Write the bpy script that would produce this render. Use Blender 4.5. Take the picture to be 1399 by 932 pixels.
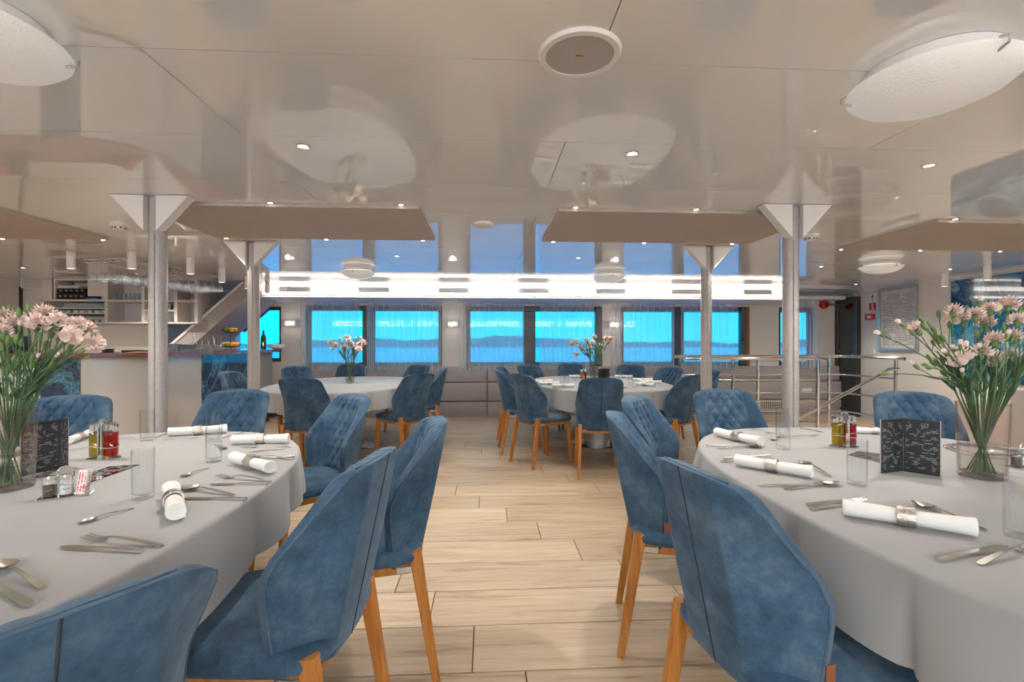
import bpy, bmesh, math, random
from math import sin, cos, pi, radians, sqrt, atan2
from mathutils import Vector, Matrix

for o in list(bpy.data.objects):
    bpy.data.objects.remove(o)
SC = bpy.context.scene
COL = SC.collection
rnd = random.Random(7)

# ------------------------------------------------------------------ camera
TH = radians(3.1); F = 655.0; CX = 699.5; HY = 470.0; CH = 1.23
cam_d = bpy.data.cameras.new('camera')
cam = bpy.data.objects.new('camera', cam_d); COL.objects.link(cam)
cam.location = (0, 0, CH)
cam.rotation_euler = (pi / 2, 0, -TH)
cam_d.sensor_width = 36.0
cam_d.lens = F / 1399 * 36.0
cam_d.shift_y = 4.0 / 1399
cam_d.clip_start = 0.02; cam_d.clip_end = 5000
SC.camera = cam

# ------------------------------------------------------------------ world, exposure
world = bpy.data.worlds.new('sky'); SC.world = world
world.use_nodes = True
wn = world.node_tree.nodes; wl = world.node_tree.links
bg = wn['Background']
tc = wn.new('ShaderNodeTexCoord'); sp = wn.new('ShaderNodeSeparateXYZ'); rp = wn.new('ShaderNodeValToRGB')
wl.new(tc.outputs['Generated'], sp.inputs[0]); wl.new(sp.outputs['Z'], rp.inputs[0])
rp.color_ramp.elements[0].position = 0.0; rp.color_ramp.elements[0].color = (0.01, 0.70, 0.95, 1)
rp.color_ramp.elements[1].position = 0.8; rp.color_ramp.elements[1].color = (0.03, 0.42, 0.9, 1)
wl.new(rp.outputs[0], bg.inputs[0])
bg.inputs[1].default_value = 1.2
sun_d = bpy.data.lights.new('sun', 'SUN'); sun_d.energy = 1.5; sun_d.angle = 0.01; sun_d.color = (1, .96, .9)
sun = bpy.data.objects.new('sun', sun_d); COL.objects.link(sun); sun.location = (0, 60, 60)
sun.rotation_euler = (radians(25), radians(15), 0)
SC.view_settings.view_transform = 'Standard'
SC.view_settings.look = 'None'
SC.view_settings.gamma = 1.0
SC.view_settings.use_curve_mapping = False
SC.view_settings.exposure = 0.64
SC.cycles.max_bounces = 10
SC.cycles.transparent_max_bounces = 24
SC.cycles.caustics_reflective = False
SC.cycles.caustics_refractive = False
SC.cycles.sample_clamp_indirect = 6.0

# main light levels
P_DOME = 15.0      # each round ceiling lamp
P_SPOT = 10.0      # each small board spot
P_DOWN = 22.0      # each recessed downlight
E_STRIP = 9.0      # soffit light strips

# ------------------------------------------------------------------ pixels to places
def ray(px, py):
    x = (px - CX) / F; z = (HY - py) / F
    return Vector((x * cos(TH) + sin(TH), -x * sin(TH) + cos(TH), z))
def on_z(px, py, z):
    r = ray(px, py); k = (z - CH) / r.z
    return Vector((r.x * k, r.y * k, z))
def on_v(px, py, v):
    r = ray(px, py); k = v / r.y
    return Vector((r.x * k, v, CH + r.z * k))
def on_u(px, py, u):
    r = ray(px, py); k = u / r.x
    return Vector((u, r.y * k, CH + r.z * k))

# ------------------------------------------------------------------ mesh helpers
class MB:
    def __init__(s): s.bm = bmesh.new()
    def face(s, pts):
        return s.bm.faces.new([s.bm.verts.new(p) for p in pts])
    def box(s, a, b, bev=0.0, seg=1, M=None):
        x0, y0, z0 = [min(a[i], b[i]) for i in range(3)]; x1, y1, z1 = [max(a[i], b[i]) for i in range(3)]
        r = bmesh.ops.create_cube(s.bm, size=1.0)
        T = Matrix.Translation(((x0 + x1) / 2, (y0 + y1) / 2, (z0 + z1) / 2)) @ Matrix.Diagonal((x1 - x0, y1 - y0, z1 - z0, 1))
        bmesh.ops.transform(s.bm, matrix=T, verts=r['verts'])
        vs = r['verts']
        if bev > 0:
            es = list({e for v in vs for e in v.link_edges})
            q = bmesh.ops.bevel(s.bm, geom=es, offset=bev, segments=seg, profile=0.5, affect='EDGES')
            vs = list({v for f in q['faces'] for v in f.verts} | {v for v in vs if v.is_valid})
            if M is not None:
                done = set(); st = list(vs)
                while st:
                    v = st.pop()
                    if v in done: continue
                    done.add(v); st += [e.other_vert(v) for e in v.link_edges]
                vs = list(done)
        if M is not None: bmesh.ops.transform(s.bm, matrix=M, verts=vs)
        return s
    def bar(s, p, q, w0, d0, w1=None, d1=None, up=(0, 0, 1), twist=0):
        """tapered rectangular bar from p to q"""
        w1 = w0 if w1 is None else w1; d1 = d0 if d1 is None else d1
        p = Vector(p); q = Vector(q); ax = (q - p).normalized()
        u = Vector(up)
        if abs(ax.dot(u)) > .98: u = Vector((0, 1, 0))
        sx = ax.cross(u).normalized(); sy = ax.cross(sx).normalized()
        def ring(c, w, d):
            out = []
            ch = .18
            for (i, j) in ((-1, -1 + ch), (-1 + ch, -1), (1 - ch, -1), (1, -1 + ch), (1, 1 - ch), (1 - ch, 1), (-1 + ch, 1), (-1, 1 - ch)):
                out.append(s.bm.verts.new(c + sx * i * w / 2 + sy * j * d / 2))
            return out
        a = ring(p, w0, d0); b = ring(q, w1, d1)
        n = len(a)
        for i in range(n): s.bm.faces.new((a[i], a[(i + 1) % n], b[(i + 1) % n], b[i]))
        s.bm.faces.new(a[::-1]); s.bm.faces.new(b)
        return s
    def tube(s, pts, r, n=8, caps=True):
        pts = [Vector(p) for p in pts]
        rs = r if isinstance(r, (list, tuple)) else [r] * len(pts)
        rings = []; pn = None
        for i, p in enumerate(pts):
            t = (pts[min(i + 1, len(pts) - 1)] - pts[max(i - 1, 0)]).normalized()
            if pn is None:
                a = Vector((0, 0, 1)) if abs(t.z) < .9 else Vector((1, 0, 0))
                nx = t.cross(a).normalized()
            else:
                nx = (pn - t * pn.dot(t)).normalized()
            pn = nx; ny = t.cross(nx)
            rings.append([s.bm.verts.new(p + (nx * cos(2 * pi * k / n) + ny * sin(2 * pi * k / n)) * rs[i]) for k in range(n)])
        for a, b in zip(rings, rings[1:]):
            for k in range(n): s.bm.faces.new((a[k], a[(k + 1) % n], b[(k + 1) % n], b[k]))
        if caps: s.bm.faces.new(rings[0][::-1]); s.bm.faces.new(rings[-1])
        return s
    def lathe(s, prof, n=24, c=(0, 0, 0), sx=1.0, sy=1.0, closed=False):
        """prof: list of (r, z); r=0 ends make poles"""
        rings = []
        for (r, z) in prof:
            if r < 1e-6: rings.append([s.bm.verts.new((c[0], c[1], c[2] + z))])
            else: rings.append([s.bm.verts.new((c[0] + r * sx * cos(2 * pi * k / n), c[1] + r * sy * sin(2 * pi * k / n), c[2] + z)) for k in range(n)])
        pairs = list(zip(rings, rings[1:]))
        if closed: pairs.append((rings[-1], rings[0]))
        for a, b in pairs:
            for k in range(n):
                k2 = (k + 1) % n
                if len(a) == 1 and len(b) == 1: continue
                if len(a) == 1: s.bm.faces.new((a[0], b[k2], b[k]))
                elif len(b) == 1: s.bm.faces.new((a[k], a[k2], b[0]))
                else: s.bm.faces.new((a[k], a[k2], b[k2], b[k]))
        return s
    def prism(s, pts, d):
        """polygon pts (3-D, planar) extruded along d"""
        d = Vector(d)
        a = [s.bm.verts.new(p) for p in pts]; b = [s.bm.verts.new(Vector(p) + d) for p in pts]
        n = len(a)
        s.bm.faces.new(a[::-1]); s.bm.faces.new(b)
        for i in range(n): s.bm.faces.new((a[i], a[(i + 1) % n], b[(i + 1) % n], b[i]))
        return s
    def grid(s, fn, nu, nv, closeu=False):
        V = [[s.bm.verts.new(fn(i / nu, j / nv)) for i in range(nu if closeu else nu + 1)] for j in range(nv + 1)]
        m = nu
        for j in range(nv):
            for i in range(m):
                i2 = (i + 1) % nu if closeu else i + 1
                s.bm.faces.new((V[j][i], V[j][i2], V[j + 1][i2], V[j + 1][i]))
        return V
    def mesh(s, name, mat, smooth=35):
        bmesh.ops.recalc_face_normals(s.bm, faces=s.bm.faces)
        me = bpy.data.meshes.new(name); s.bm.to_mesh(me); s.bm.free()
        if mat is not None: me.materials.append(mat)
        if smooth:
            me.polygons.foreach_set('use_smooth', [True] * len(me.polygons))
            if smooth < 180: me.set_sharp_from_angle(angle=radians(smooth))
        return me
    def build(s, name, mat, parent=None, smooth=35, loc=None, rz=None):
        return link(name, s.mesh(name, mat, smooth), parent, loc, rz)

def link(name, me, parent=None, loc=None, rz=None):
    o = bpy.data.objects.new(name, me); COL.objects.link(o)
    if parent is not None: o.parent = parent
    if loc is not None: o.location = loc
    if rz is not None: o.rotation_euler = (0, 0, rz)
    return o
def tag(o, label=None, cat=None, group=None, kind=None):
    if label: o['label'] = label
    if cat: o['category'] = cat
    if group: o['group'] = group
    if kind: o['kind'] = kind
    return o
def empty(name, loc=(0, 0, 0), rz=0.0):
    o = bpy.data.objects.new(name, None); COL.objects.link(o)
    o.location = loc; o.rotation_euler = (0, 0, rz); o.empty_display_size = .05
    return o
def struct(o): o['kind'] = 'structure'; return o
def copy_tree(o, parent=None):
    c = o.copy(); COL.objects.link(c); c.parent = parent
    for ch in list(o.children): copy_tree(ch, c)
    return c
def lamp(name, kind, loc, power, parent=None, color=(1, .92, .83), **kw):
    d = bpy.data.lights.new(name, kind); d.energy = power; d.color = color
    for k, v in kw.items(): setattr(d, k, v)
    o = bpy.data.objects.new(name, d); COL.objects.link(o); o.location = loc
    if parent is not None: o.parent = parent
    return o

# ------------------------------------------------------------------ materials
def newmat(name):
    m = bpy.data.materials.new(name); m.use_nodes = True
    nt = m.node_tree; return m, nt, nt.nodes, nt.links, nt.nodes['Principled BSDF']
def pbr(name, col, rough=.5, metal=0.0, noise=0.0, nscale=20.0, bump=0.0, bscale=200.0, coat=0.0, spec=None, sheen=0.0, stretch=(1, 1, 1), emit=None, estr=0.0):
    m, nt, N, L, b = newmat(name)
    b.inputs['Base Color'].default_value = (*col, 1); b.inputs['Roughness'].default_value = rough; b.inputs['Metallic'].default_value = metal
    if coat: b.inputs['Coat Weight'].default_value = coat; b.inputs['Coat Roughness'].default_value = .03
    if spec is not None: b.inputs['Specular IOR Level'].default_value = spec
    if sheen: b.inputs['Sheen Weight'].default_value = sheen; b.inputs['Sheen Roughness'].default_value = .4
    if emit: b.inputs['Emission Color'].default_value = (*emit, 1); b.inputs['Emission Strength'].default_value = estr
    if noise or bump:
        t = N.new('ShaderNodeTexCoord'); mp = N.new('ShaderNodeMapping'); mp.inputs['Scale'].default_value = stretch
        L.new(t.outputs['Object'], mp.inputs[0])
    if noise:
        n = N.new('ShaderNodeTexNoise'); n.inputs['Scale'].default_value = nscale; n.inputs['Detail'].default_value = 5
        L.new(mp.outputs[0], n.inputs['Vector'])
        r = N.new('ShaderNodeValToRGB')
        r.color_ramp.elements[0].position = .3; r.color_ramp.elements[1].position = .7
        r.color_ramp.elements[0].color = (*[c * (1 - noise) for c in col], 1)
        r.color_ramp.elements[1].color = (*[min(1, c * (1 + noise)) for c in col], 1)
        L.new(n.outputs['Fac'], r.inputs[0]); L.new(r.outputs[0], b.inputs['Base Color'])
    if bump:
        n2 = N.new('ShaderNodeTexNoise'); n2.inputs['Scale'].default_value = bscale; n2.inputs['Detail'].default_value = 3
        L.new(mp.outputs[0], n2.inputs['Vector'])
        bp = N.new('ShaderNodeBump'); bp.inputs['Strength'].default_value = bump; bp.inputs['Distance'].default_value = .004
        L.new(n2.outputs['Fac'], bp.inputs['Height']); L.new(bp.outputs[0], b.inputs['Normal'])
    return m
def glassy(name, tint=(1, 1, 1), ior=1.45, extra=0.0, rough=0.0, body=None, bodyamt=0.0, edge=.58):
    """thin clear glass: see-through with Fresnel reflections"""
    m, nt, N, L, b = newmat(name); N.remove(b)
    out = N['Material Output']
    tr = N.new('ShaderNodeBsdfTransparent'); tr.inputs[0].default_value = (*tint, 1)
    lw = N.new('ShaderNodeLayerWeight'); lw.inputs[0].default_value = .5
    p3 = N.new('ShaderNodeMath'); p3.operation = 'POWER'; p3.inputs[1].default_value = 5.0; L.new(lw.outputs['Facing'], p3.inputs[0])
    ec = N.new('ShaderNodeMixRGB'); ec.inputs[1].default_value = (*tint, 1); ec.inputs[2].default_value = (*[c * edge for c in tint], 1)
    L.new(p3.outputs[0], ec.inputs[0]); L.new(ec.outputs[0], tr.inputs[0])
    gl = N.new('ShaderNodeBsdfGlossy'); gl.inputs['Roughness'].default_value = rough
    fr = N.new('ShaderNodeLayerWeight'); fr.inputs[0].default_value = .5
    pw = N.new('ShaderNodeMath'); pw.operation = 'POWER'; pw.inputs[1].default_value = 4.0; L.new(fr.outputs['Facing'], pw.inputs[0])
    ad = N.new('ShaderNodeMath'); ad.operation = 'MULTIPLY_ADD'; ad.use_clamp = True
    ad.inputs[1].default_value = min(.75, (ior - 1) * 1.6); ad.inputs[2].default_value = extra + ((ior - 1) / (ior + 1)) ** 2
    L.new(pw.outputs[0], ad.inputs[0])
    mx = N.new('ShaderNodeMixShader'); L.new(ad.outputs[0], mx.inputs[0]); 
    src = tr.outputs[0]
    if body:
        df = N.new('ShaderNodeBsdfTranslucent'); df.inputs[0].default_value = (*body, 1)
        d2 = N.new('ShaderNodeBsdfDiffuse'); d2.inputs[0].default_value = (*body, 1)
        a2 = N.new('ShaderNodeAddShader'); mm = N.new('ShaderNodeMixShader'); mm.inputs[0].default_value = .5
        L.new(df.outputs[0], mm.inputs[1]); L.new(d2.outputs[0], mm.inputs[2])
        m2 = N.new('ShaderNodeMixShader'); m2.inputs[0].default_value = bodyamt
        L.new(tr.outputs[0], m2.inputs[1]); L.new(mm.outputs[0], m2.inputs[2]); src = m2.outputs[0]
    L.new(src, mx.inputs[1]); L.new(gl.outputs[0], mx.inputs[2]); L.new(mx.outputs[0], out.inputs[0])
    return m
def emitter(name, col, s):
    m, nt, N, L, b = newmat(name); N.remove(b)
    e = N.new('ShaderNodeEmission'); e.inputs[0].default_value = (*col, 1); e.inputs[1].default_value = s
    L.new(e.outputs[0], N['Material Output'].inputs[0]); return m

ORD = ['first', 'second', 'third', 'fourth', 'fifth', 'sixth', 'seventh', 'eighth', 'ninth', 'tenth', 'eleventh', 'twelfth', 'thirteenth', 'fourteenth', 'fifteenth',
       'sixteenth', 'seventeenth', 'eighteenth', 'nineteenth', 'twentieth', 'twenty-first', 'twenty-second', 'twenty-third', 'twenty-fourth', 'twenty-fifth']
M = {}
# glossy ceiling laminate
m, nt, N, L, b = newmat('ceiling_gloss')
b.inputs['Base Color'].default_value = (.88, .88, .865, 1); b.inputs['Roughness'].default_value = .5
b.inputs['Specular IOR Level'].default_value = .2
b.inputs['Coat Weight'].default_value = 1.0; b.inputs['Coat Roughness'].default_value = 0.004; b.inputs['Coat IOR'].default_value = 2.25
M['ceil'] = m
M['seam'] = pbr('ceiling_seam', (.32, .24, .16), .6)
M['wall'] = pbr('wall_fabric', (.70, .65, .60), .75, noise=.05, nscale=60, bump=.15, bscale=500)
M['wallgrey'] = pbr('wall_grey', (.40, .36, .34), .6, noise=.04, nscale=40)
M['pad'] = pbr('padded_panel', (.40, .36, .36), .7, noise=.07, nscale=90, bump=.2, bscale=600)
M['white'] = pbr('white_satin', (.80, .78, .75), .4)
M['cream'] = pbr('cream_plate', (.76, .73, .68), .5)
M['board'] = pbr('taupe_board', (.47, .415, .375), .75, noise=.10, nscale=60, stretch=(.3, 3, 1), bump=.15, bscale=300)
M['post'] = pbr('post_grey', (.40, .37, .36), .35, noise=.10, nscale=60, bump=.1, bscale=400, spec=.6)
M['steel'] = pbr('stainless_steel', (.72, .69, .66), .12, metal=1.0)
M['chrome'] = pbr('chrome', (.85, .84, .82), .06, metal=1.0)
M['cutlery'] = pbr('cutlery_steel', (.74, .71, .67), .22, metal=1.0)
M['aluminium'] = pbr('aluminium', (.62, .62, .62), .32, metal=1.0, noise=.05, nscale=40)
M['black'] = pbr('black_plastic', (.012, .012, .013), .35)
M['darkdoor'] = pbr('anthracite_door', (.035, .035, .038), .35)
M['frame'] = pbr('window_frame_dark', (.07, .07, .074), .4)
M['brownframe'] = pbr('brown_edge', (.22, .09, .03), .4)
M['cloth'] = pbr('white_tablecloth', (.345, .350, .362), .8, noise=.02, nscale=8, bump=.06, bscale=900, sheen=.15)
M['napkin'] = pbr('white_napkin', (.86, .85, .83), .85, bump=.1, bscale=900)
M['ring'] = pbr('napkin_ring_metal', (.66, .61, .55), .28, metal=1.0, noise=.25, nscale=180, bump=.5, bscale=300)
M['flooredge'] = pbr('grout', (.16, .12, .09), .9)
M['wood_counter'] = pbr('varnished_counter', (.16, .05, .025), .18, noise=.45, nscale=14, stretch=(.6, .6, 6), coat=.6)
M['orange'] = pbr('orange_peel', (.85, .27, .02), .45, bump=.2, bscale=300)
M['lime'] = pbr('lime_skin', (.16, .30, .04), .45)
M['lemon'] = pbr('lemon_skin', (.75, .50, .05), .45)
M['ceramic'] = pbr('white_ceramic', (.82, .80, .77), .2, coat=.4)
M['red'] = pbr('red_plastic', (.55, .015, .02), .35)
M['leather'] = pbr('brown_leather', (.22, .07, .03), .6)
M['pink'] = pbr('carnation_petal', (.95, .73, .67), .7, noise=.16, nscale=110)
M['stem'] = pbr('stem_green', (.075, .15, .06), .5, noise=.25, nscale=50)
M['calyx'] = pbr('calyx_green', (.115, .20, .05), .5, noise=.2, nscale=40)
M['pepper'] = pbr('ground_pepper', (.13, .08, .05), .9, noise=.4, nscale=200)
M['salt'] = pbr('salt', (.85, .84, .82), .9)
M['gasket'] = pbr('dark_seam', (.02, .025, .035), .8)
M['glass'] = glassy('clear_glass', (.985, .99, .99), 1.34, .012, edge=.72)
M['crystal'] = glassy('crystal_glass', (.97, .975, .975), 1.5, .05, edge=.6)
M['vaseglass'] = glassy('rose_tinted_glass', (.965, .93, .925), 1.4, .025, edge=.45)
M['water'] = glassy('vase_water', (.95, .98, .95), 1.25, .0)
M['pane'] = glassy('window_pane', (.93, .98, 1.0), 1.35, .0)
M['oil'] = glassy('olive_oil', (.75, .62, .14), 1.25, 0, body=(.55, .42, .05), bodyamt=.45)
M['vinegar'] = glassy('wine_vinegar', (.75, .06, .02), 1.25, 0, body=(.55, .02, .01), bodyamt=.55)
M['champ'] = pbr('green_bottle', (.02, .06, .02), .08, coat=.5)
M['gold'] = pbr('gold_foil', (.6, .42, .15), .3, metal=1.0)
M['strip'] = emitter('led_strip', (1, .93, .84), E_STRIP)
M['rear_fill'] = emitter('rear_fill_strip', (1, .95, .89), 75.0)  # glow of the added rear soffit, far stronger than the visible strips
M['bulb'] = emitter('spot_bulb', (1, .85, .62), 14.0)
M['downl'] = emitter('downlight_face', (1, .95, .88), 6.0)
M['tubeend'] = emitter('tube_lamp_face', (1, .88, .7), 4.0)
M['sconce'] = pbr('crystal_sconce', (.8, .79, .76), .1, metal=.6, noise=.3, nscale=120, bump=.8, bscale=150, emit=(1, .95, .85), estr=.12)
M['speaker'] = pbr('speaker_mesh', (.55, .52, .48), .6, bump=.6, bscale=900)
M['green'] = pbr('exit_green', (.02, .35, .12), .4)
M['sea'] = pbr('sea_water', (.03, .25, .62), .25, noise=.15, nscale=.02, stretch=(1, 6, 1))
M['hill'] = pbr('hill_scrub', (.07, .20, .27), .95, noise=.25, nscale=.06)
M['bluecloth'] = pbr('blue_folder', (.02, .22, .55), .3)
M['teal'] = pbr('teal_tray', (.02, .5, .48), .2)
M['paper'] = pbr('paper', (.75, .74, .72), .8)
M['apron'] = M['gasket']

# frosted textured dome glass
m, nt, N, L, b = newmat('frosted_dome_glass')
t = N.new('ShaderNodeTexCoord'); v = N.new('ShaderNodeTexVoronoi'); v.inputs['Scale'].default_value = 150
L.new(t.outputs['Object'], v.inputs['Vector'])
bp = N.new('ShaderNodeBump'); bp.inputs['Strength'].default_value = .6; bp.inputs['Distance'].default_value = .003
L.new(v.outputs['Distance'], bp.inputs['Height']); L.new(bp.outputs[0], b.inputs['Normal'])
b.inputs['Base Color'].default_value = (.80, .78, .74, 1); b.inputs['Roughness'].default_value = .3
b.inputs['Emission Color'].default_value = (1, .95, .88, 1); b.inputs['Emission Strength'].default_value = .12
M['dome'] = m

# mottled blue velvet
m, nt, N, L, b = newmat('blue_velvet')
t = N.new('ShaderNodeTexCoord')
n = N.new('ShaderNodeTexNoise'); n.inputs['Scale'].default_value = 7; n.inputs['Detail'].default_value = 12; n.inputs['Roughness'].default_value = .74
oi = N.new('ShaderNodeObjectInfo'); mul = N.new('ShaderNodeVectorMath'); mul.operation = 'ADD'
cmb = N.new('ShaderNodeCombineXYZ'); mm = N.new('ShaderNodeMath'); mm.operation = 'MULTIPLY'; mm.inputs[1].default_value = 20
L.new(oi.outputs['Random'], mm.inputs[0]); L.new(mm.outputs[0], cmb.inputs[0])
L.new(t.outputs['Object'], mul.inputs[0]); L.new(cmb.outputs[0], mul.inputs[1]); L.new(mul.outputs[0], n.inputs['Vector'])
r = N.new('ShaderNodeValToRGB'); e = r.color_ramp.elements
e[0].position = .30; e[0].color = (.012, .028, .052, 1); e[1].position = .74; e[1].color = (.125, .175, .22, 1)
k = r.color_ramp.elements.new(.5); k.color = (.040, .088, .152, 1)
L.new(n.outputs['Fac'], r.inputs[0]); L.new(r.outputs[0], b.inputs['Base Color'])
b.inputs['Roughness'].default_value = .85; b.inputs['Specular IOR Level'].default_value = .2
b.inputs['Sheen Weight'].default_value = .25; b.inputs['Sheen Roughness'].default_value = .45; b.inputs['Sheen Tint'].default_value = (.55, .72, .95, 1)
n2 = N.new('ShaderNodeTexNoise'); n2.inputs['Scale'].default_value = 60; n2.inputs['Detail'].default_value = 4
L.new(t.outputs['Object'], n2.inputs['Vector'])
bp = N.new('ShaderNodeBump'); bp.inputs['Strength'].default_value = .25; bp.inputs['Distance'].default_value = .004
L.new(n2.outputs['Fac'], bp.inputs['Height']); L.new(bp.outputs[0], b.inputs['Normal'])
M['velvet'] = m

# orange beech chair wood
m, nt, N, L, b = newmat('orange_beech')
t = N.new('ShaderNodeTexCoord'); mp = N.new('ShaderNodeMapping'); mp.inputs['Scale'].default_value = (60, 60, 5)
n = N.new('ShaderNodeTexNoise'); n.inputs['Scale'].default_value = 1.0; n.inputs['Detail'].default_value = 4
L.new(t.outputs['Object'], mp.inputs[0]); L.new(mp.outputs[0], n.inputs['Vector'])
r = N.new('ShaderNodeValToRGB'); e = r.color_ramp.elements
e[0].position = .3; e[0].color = (.36, .125, .022, 1); e[1].position = .7; e[1].color = (.56, .235, .05, 1)
L.new(n.outputs['Fac'], r.inputs[0]); L.new(r.outputs[0], b.inputs['Base Color']); b.inputs['Roughness'].default_value = .38
M['wood'] = m

# wood-look floor tile
m, nt, N, L, b = newmat('wood_tile')
t = N.new('ShaderNodeTexCoord'); oi = N.new('ShaderNodeObjectInfo')
geo = N.new('ShaderNodeNewGeometry')
mm = N.new('ShaderNodeMath'); mm.operation = 'MULTIPLY'; mm.inputs[1].default_value = 37
L.new(oi.outputs['Random'], mm.inputs[0]); cmb = N.new('ShaderNodeCombineXYZ'); L.new(mm.outputs[0], cmb.inputs[2]); L.new(mm.outputs[0], cmb.inputs[1])
ad = N.new('ShaderNodeVectorMath'); ad.operation = 'ADD'; L.new(geo.outputs['Position'], ad.inputs[0]); L.new(cmb.outputs[0], ad.inputs[1])
mp = N.new('ShaderNodeMapping'); mp.inputs['Scale'].default_value = (2.2, 26, 1); L.new(ad.outputs[0], mp.inputs[0])
n = N.new('ShaderNodeTexNoise'); n.inputs['Scale'].default_value = 1.0; n.inputs['Detail'].default_value = 6; n.inputs['Roughness'].default_value = .6; n.inputs['Distortion'].default_value = .6
L.new(mp.outputs[0], n.inputs['Vector'])
r = N.new('ShaderNodeValToRGB'); e = r.color_ramp.elements
e[0].position = .28; e[0].color = (.32, .215, .133, 1); e[1].position = .68; e[1].color = (.59, .48, .355, 1)
k = e.new(.46); k.color = (.50, .385, .268, 1)
L.new(n.outputs['Fac'], r.inputs[0])
hs = N.new('ShaderNodeHueSaturation'); L.new(r.outputs[0], hs.inputs['Color'])
mr = N.new('ShaderNodeMapRange'); mr.inputs['To Min'].default_value = .86; mr.inputs['To Max'].default_value = 1.12
L.new(oi.outputs['Random'], mr.inputs[0]); L.new(mr.outputs[0], hs.inputs['Value'])
L.new(hs.outputs[0], b.inputs['Base Color']); b.inputs['Roughness'].default_value = .42
M['plank'] = m

# sheer curtain
m, nt, N, L, b = newmat('sheer_curtain'); N.remove(b)
tr = N.new('ShaderNodeBsdfTransparent'); tr.inputs[0].default_value = (1, 1, 1, 1)
df = N.new('ShaderNodeBsdfDiffuse'); df.inputs[0].default_value = (.80, .75, .70, 1)
tl = N.new('ShaderNodeBsdfTranslucent'); tl.inputs[0].default_value = (.80, .75, .70, 1)
m1 = N.new('ShaderNodeMixShader'); m1.inputs[0].default_value = .45; L.new(df.outputs[0], m1.inputs[1]); L.new(tl.outputs[0], m1.inputs[2])
m2 = N.new('ShaderNodeMixShader'); lw = N.new('ShaderNodeLayerWeight'); lw.inputs[0].default_value = .35
mr = N.new('ShaderNodeMapRange'); mr.inputs['To Min'].default_value = .36; mr.inputs['To Max'].default_value = .9
L.new(lw.outputs['Facing'], mr.inputs[0]); L.new(mr.outputs[0], m2.inputs[0])
L.new(tr.outputs[0], m2.inputs[1]); L.new(m1.outputs[0], m2.inputs[2]); L.new(m2.outputs[0], N['Material Output'].inputs[0])
M['curtain'] = m

# blue agate print, glossy
def agate(name, scale, dark, mid, light, cream):
    m, nt, N, L, b = newmat(name)
    t = N.new('ShaderNodeTexCoord'); n = N.new('ShaderNodeTexNoise'); n.inputs['Scale'].default_value = scale; n.inputs['Detail'].default_value = 6
    n.inputs['Distortion'].default_value = 1.4; n.inputs['Roughness'].default_value = .55
    L.new(t.outputs['Object'], n.inputs['Vector'])
    w = N.new('ShaderNodeMath'); w.operation = 'PINGPONG'; w.inputs[1].default_value = .5
    w2 = N.new('ShaderNodeMath'); w2.operation = 'MULTIPLY'; w2.inputs[1].default_value = 3.4
    L.new(n.outputs['Fac'], w2.inputs[0]); L.new(w2.outputs[0], w.inputs[0])
    r = N.new('ShaderNodeValToRGB'); e = r.color_ramp.elements
    e[0].position = 0; e[0].color = (*dark, 1); e[1].position = .5; e[1].color = (*cream, 1)
    for p, c in ((.17, mid), (.30, dark), (.40, light), (.44, mid), (.485, light)):
        k = e.new(p); k.color = (*c, 1)
    L.new(w.outputs[0], r.inputs[0]); L.new(r.outputs[0], b.inputs['Base Color'])
    b.inputs['Roughness'].default_value = .12; b.inputs['Coat Weight'].default_value = 1.0; b.inputs['Coat Roughness'].default_value = .02
    return m
M['agate'] = agate('blue_agate', 1.7, (.002, .012, .05), (.004, .06, .16), (.05, .25, .38), (.28, .38, .42))
M['agate2'] = agate('blue_agate_wall', 1.0, (.004, .03, .10), (.015, .14, .30), (.16, .36, .46), (.55, .55, .50))
M['barwhite'] = pbr('bar_gloss_panel', (.62, .60, .58), .22, coat=.8)

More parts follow.
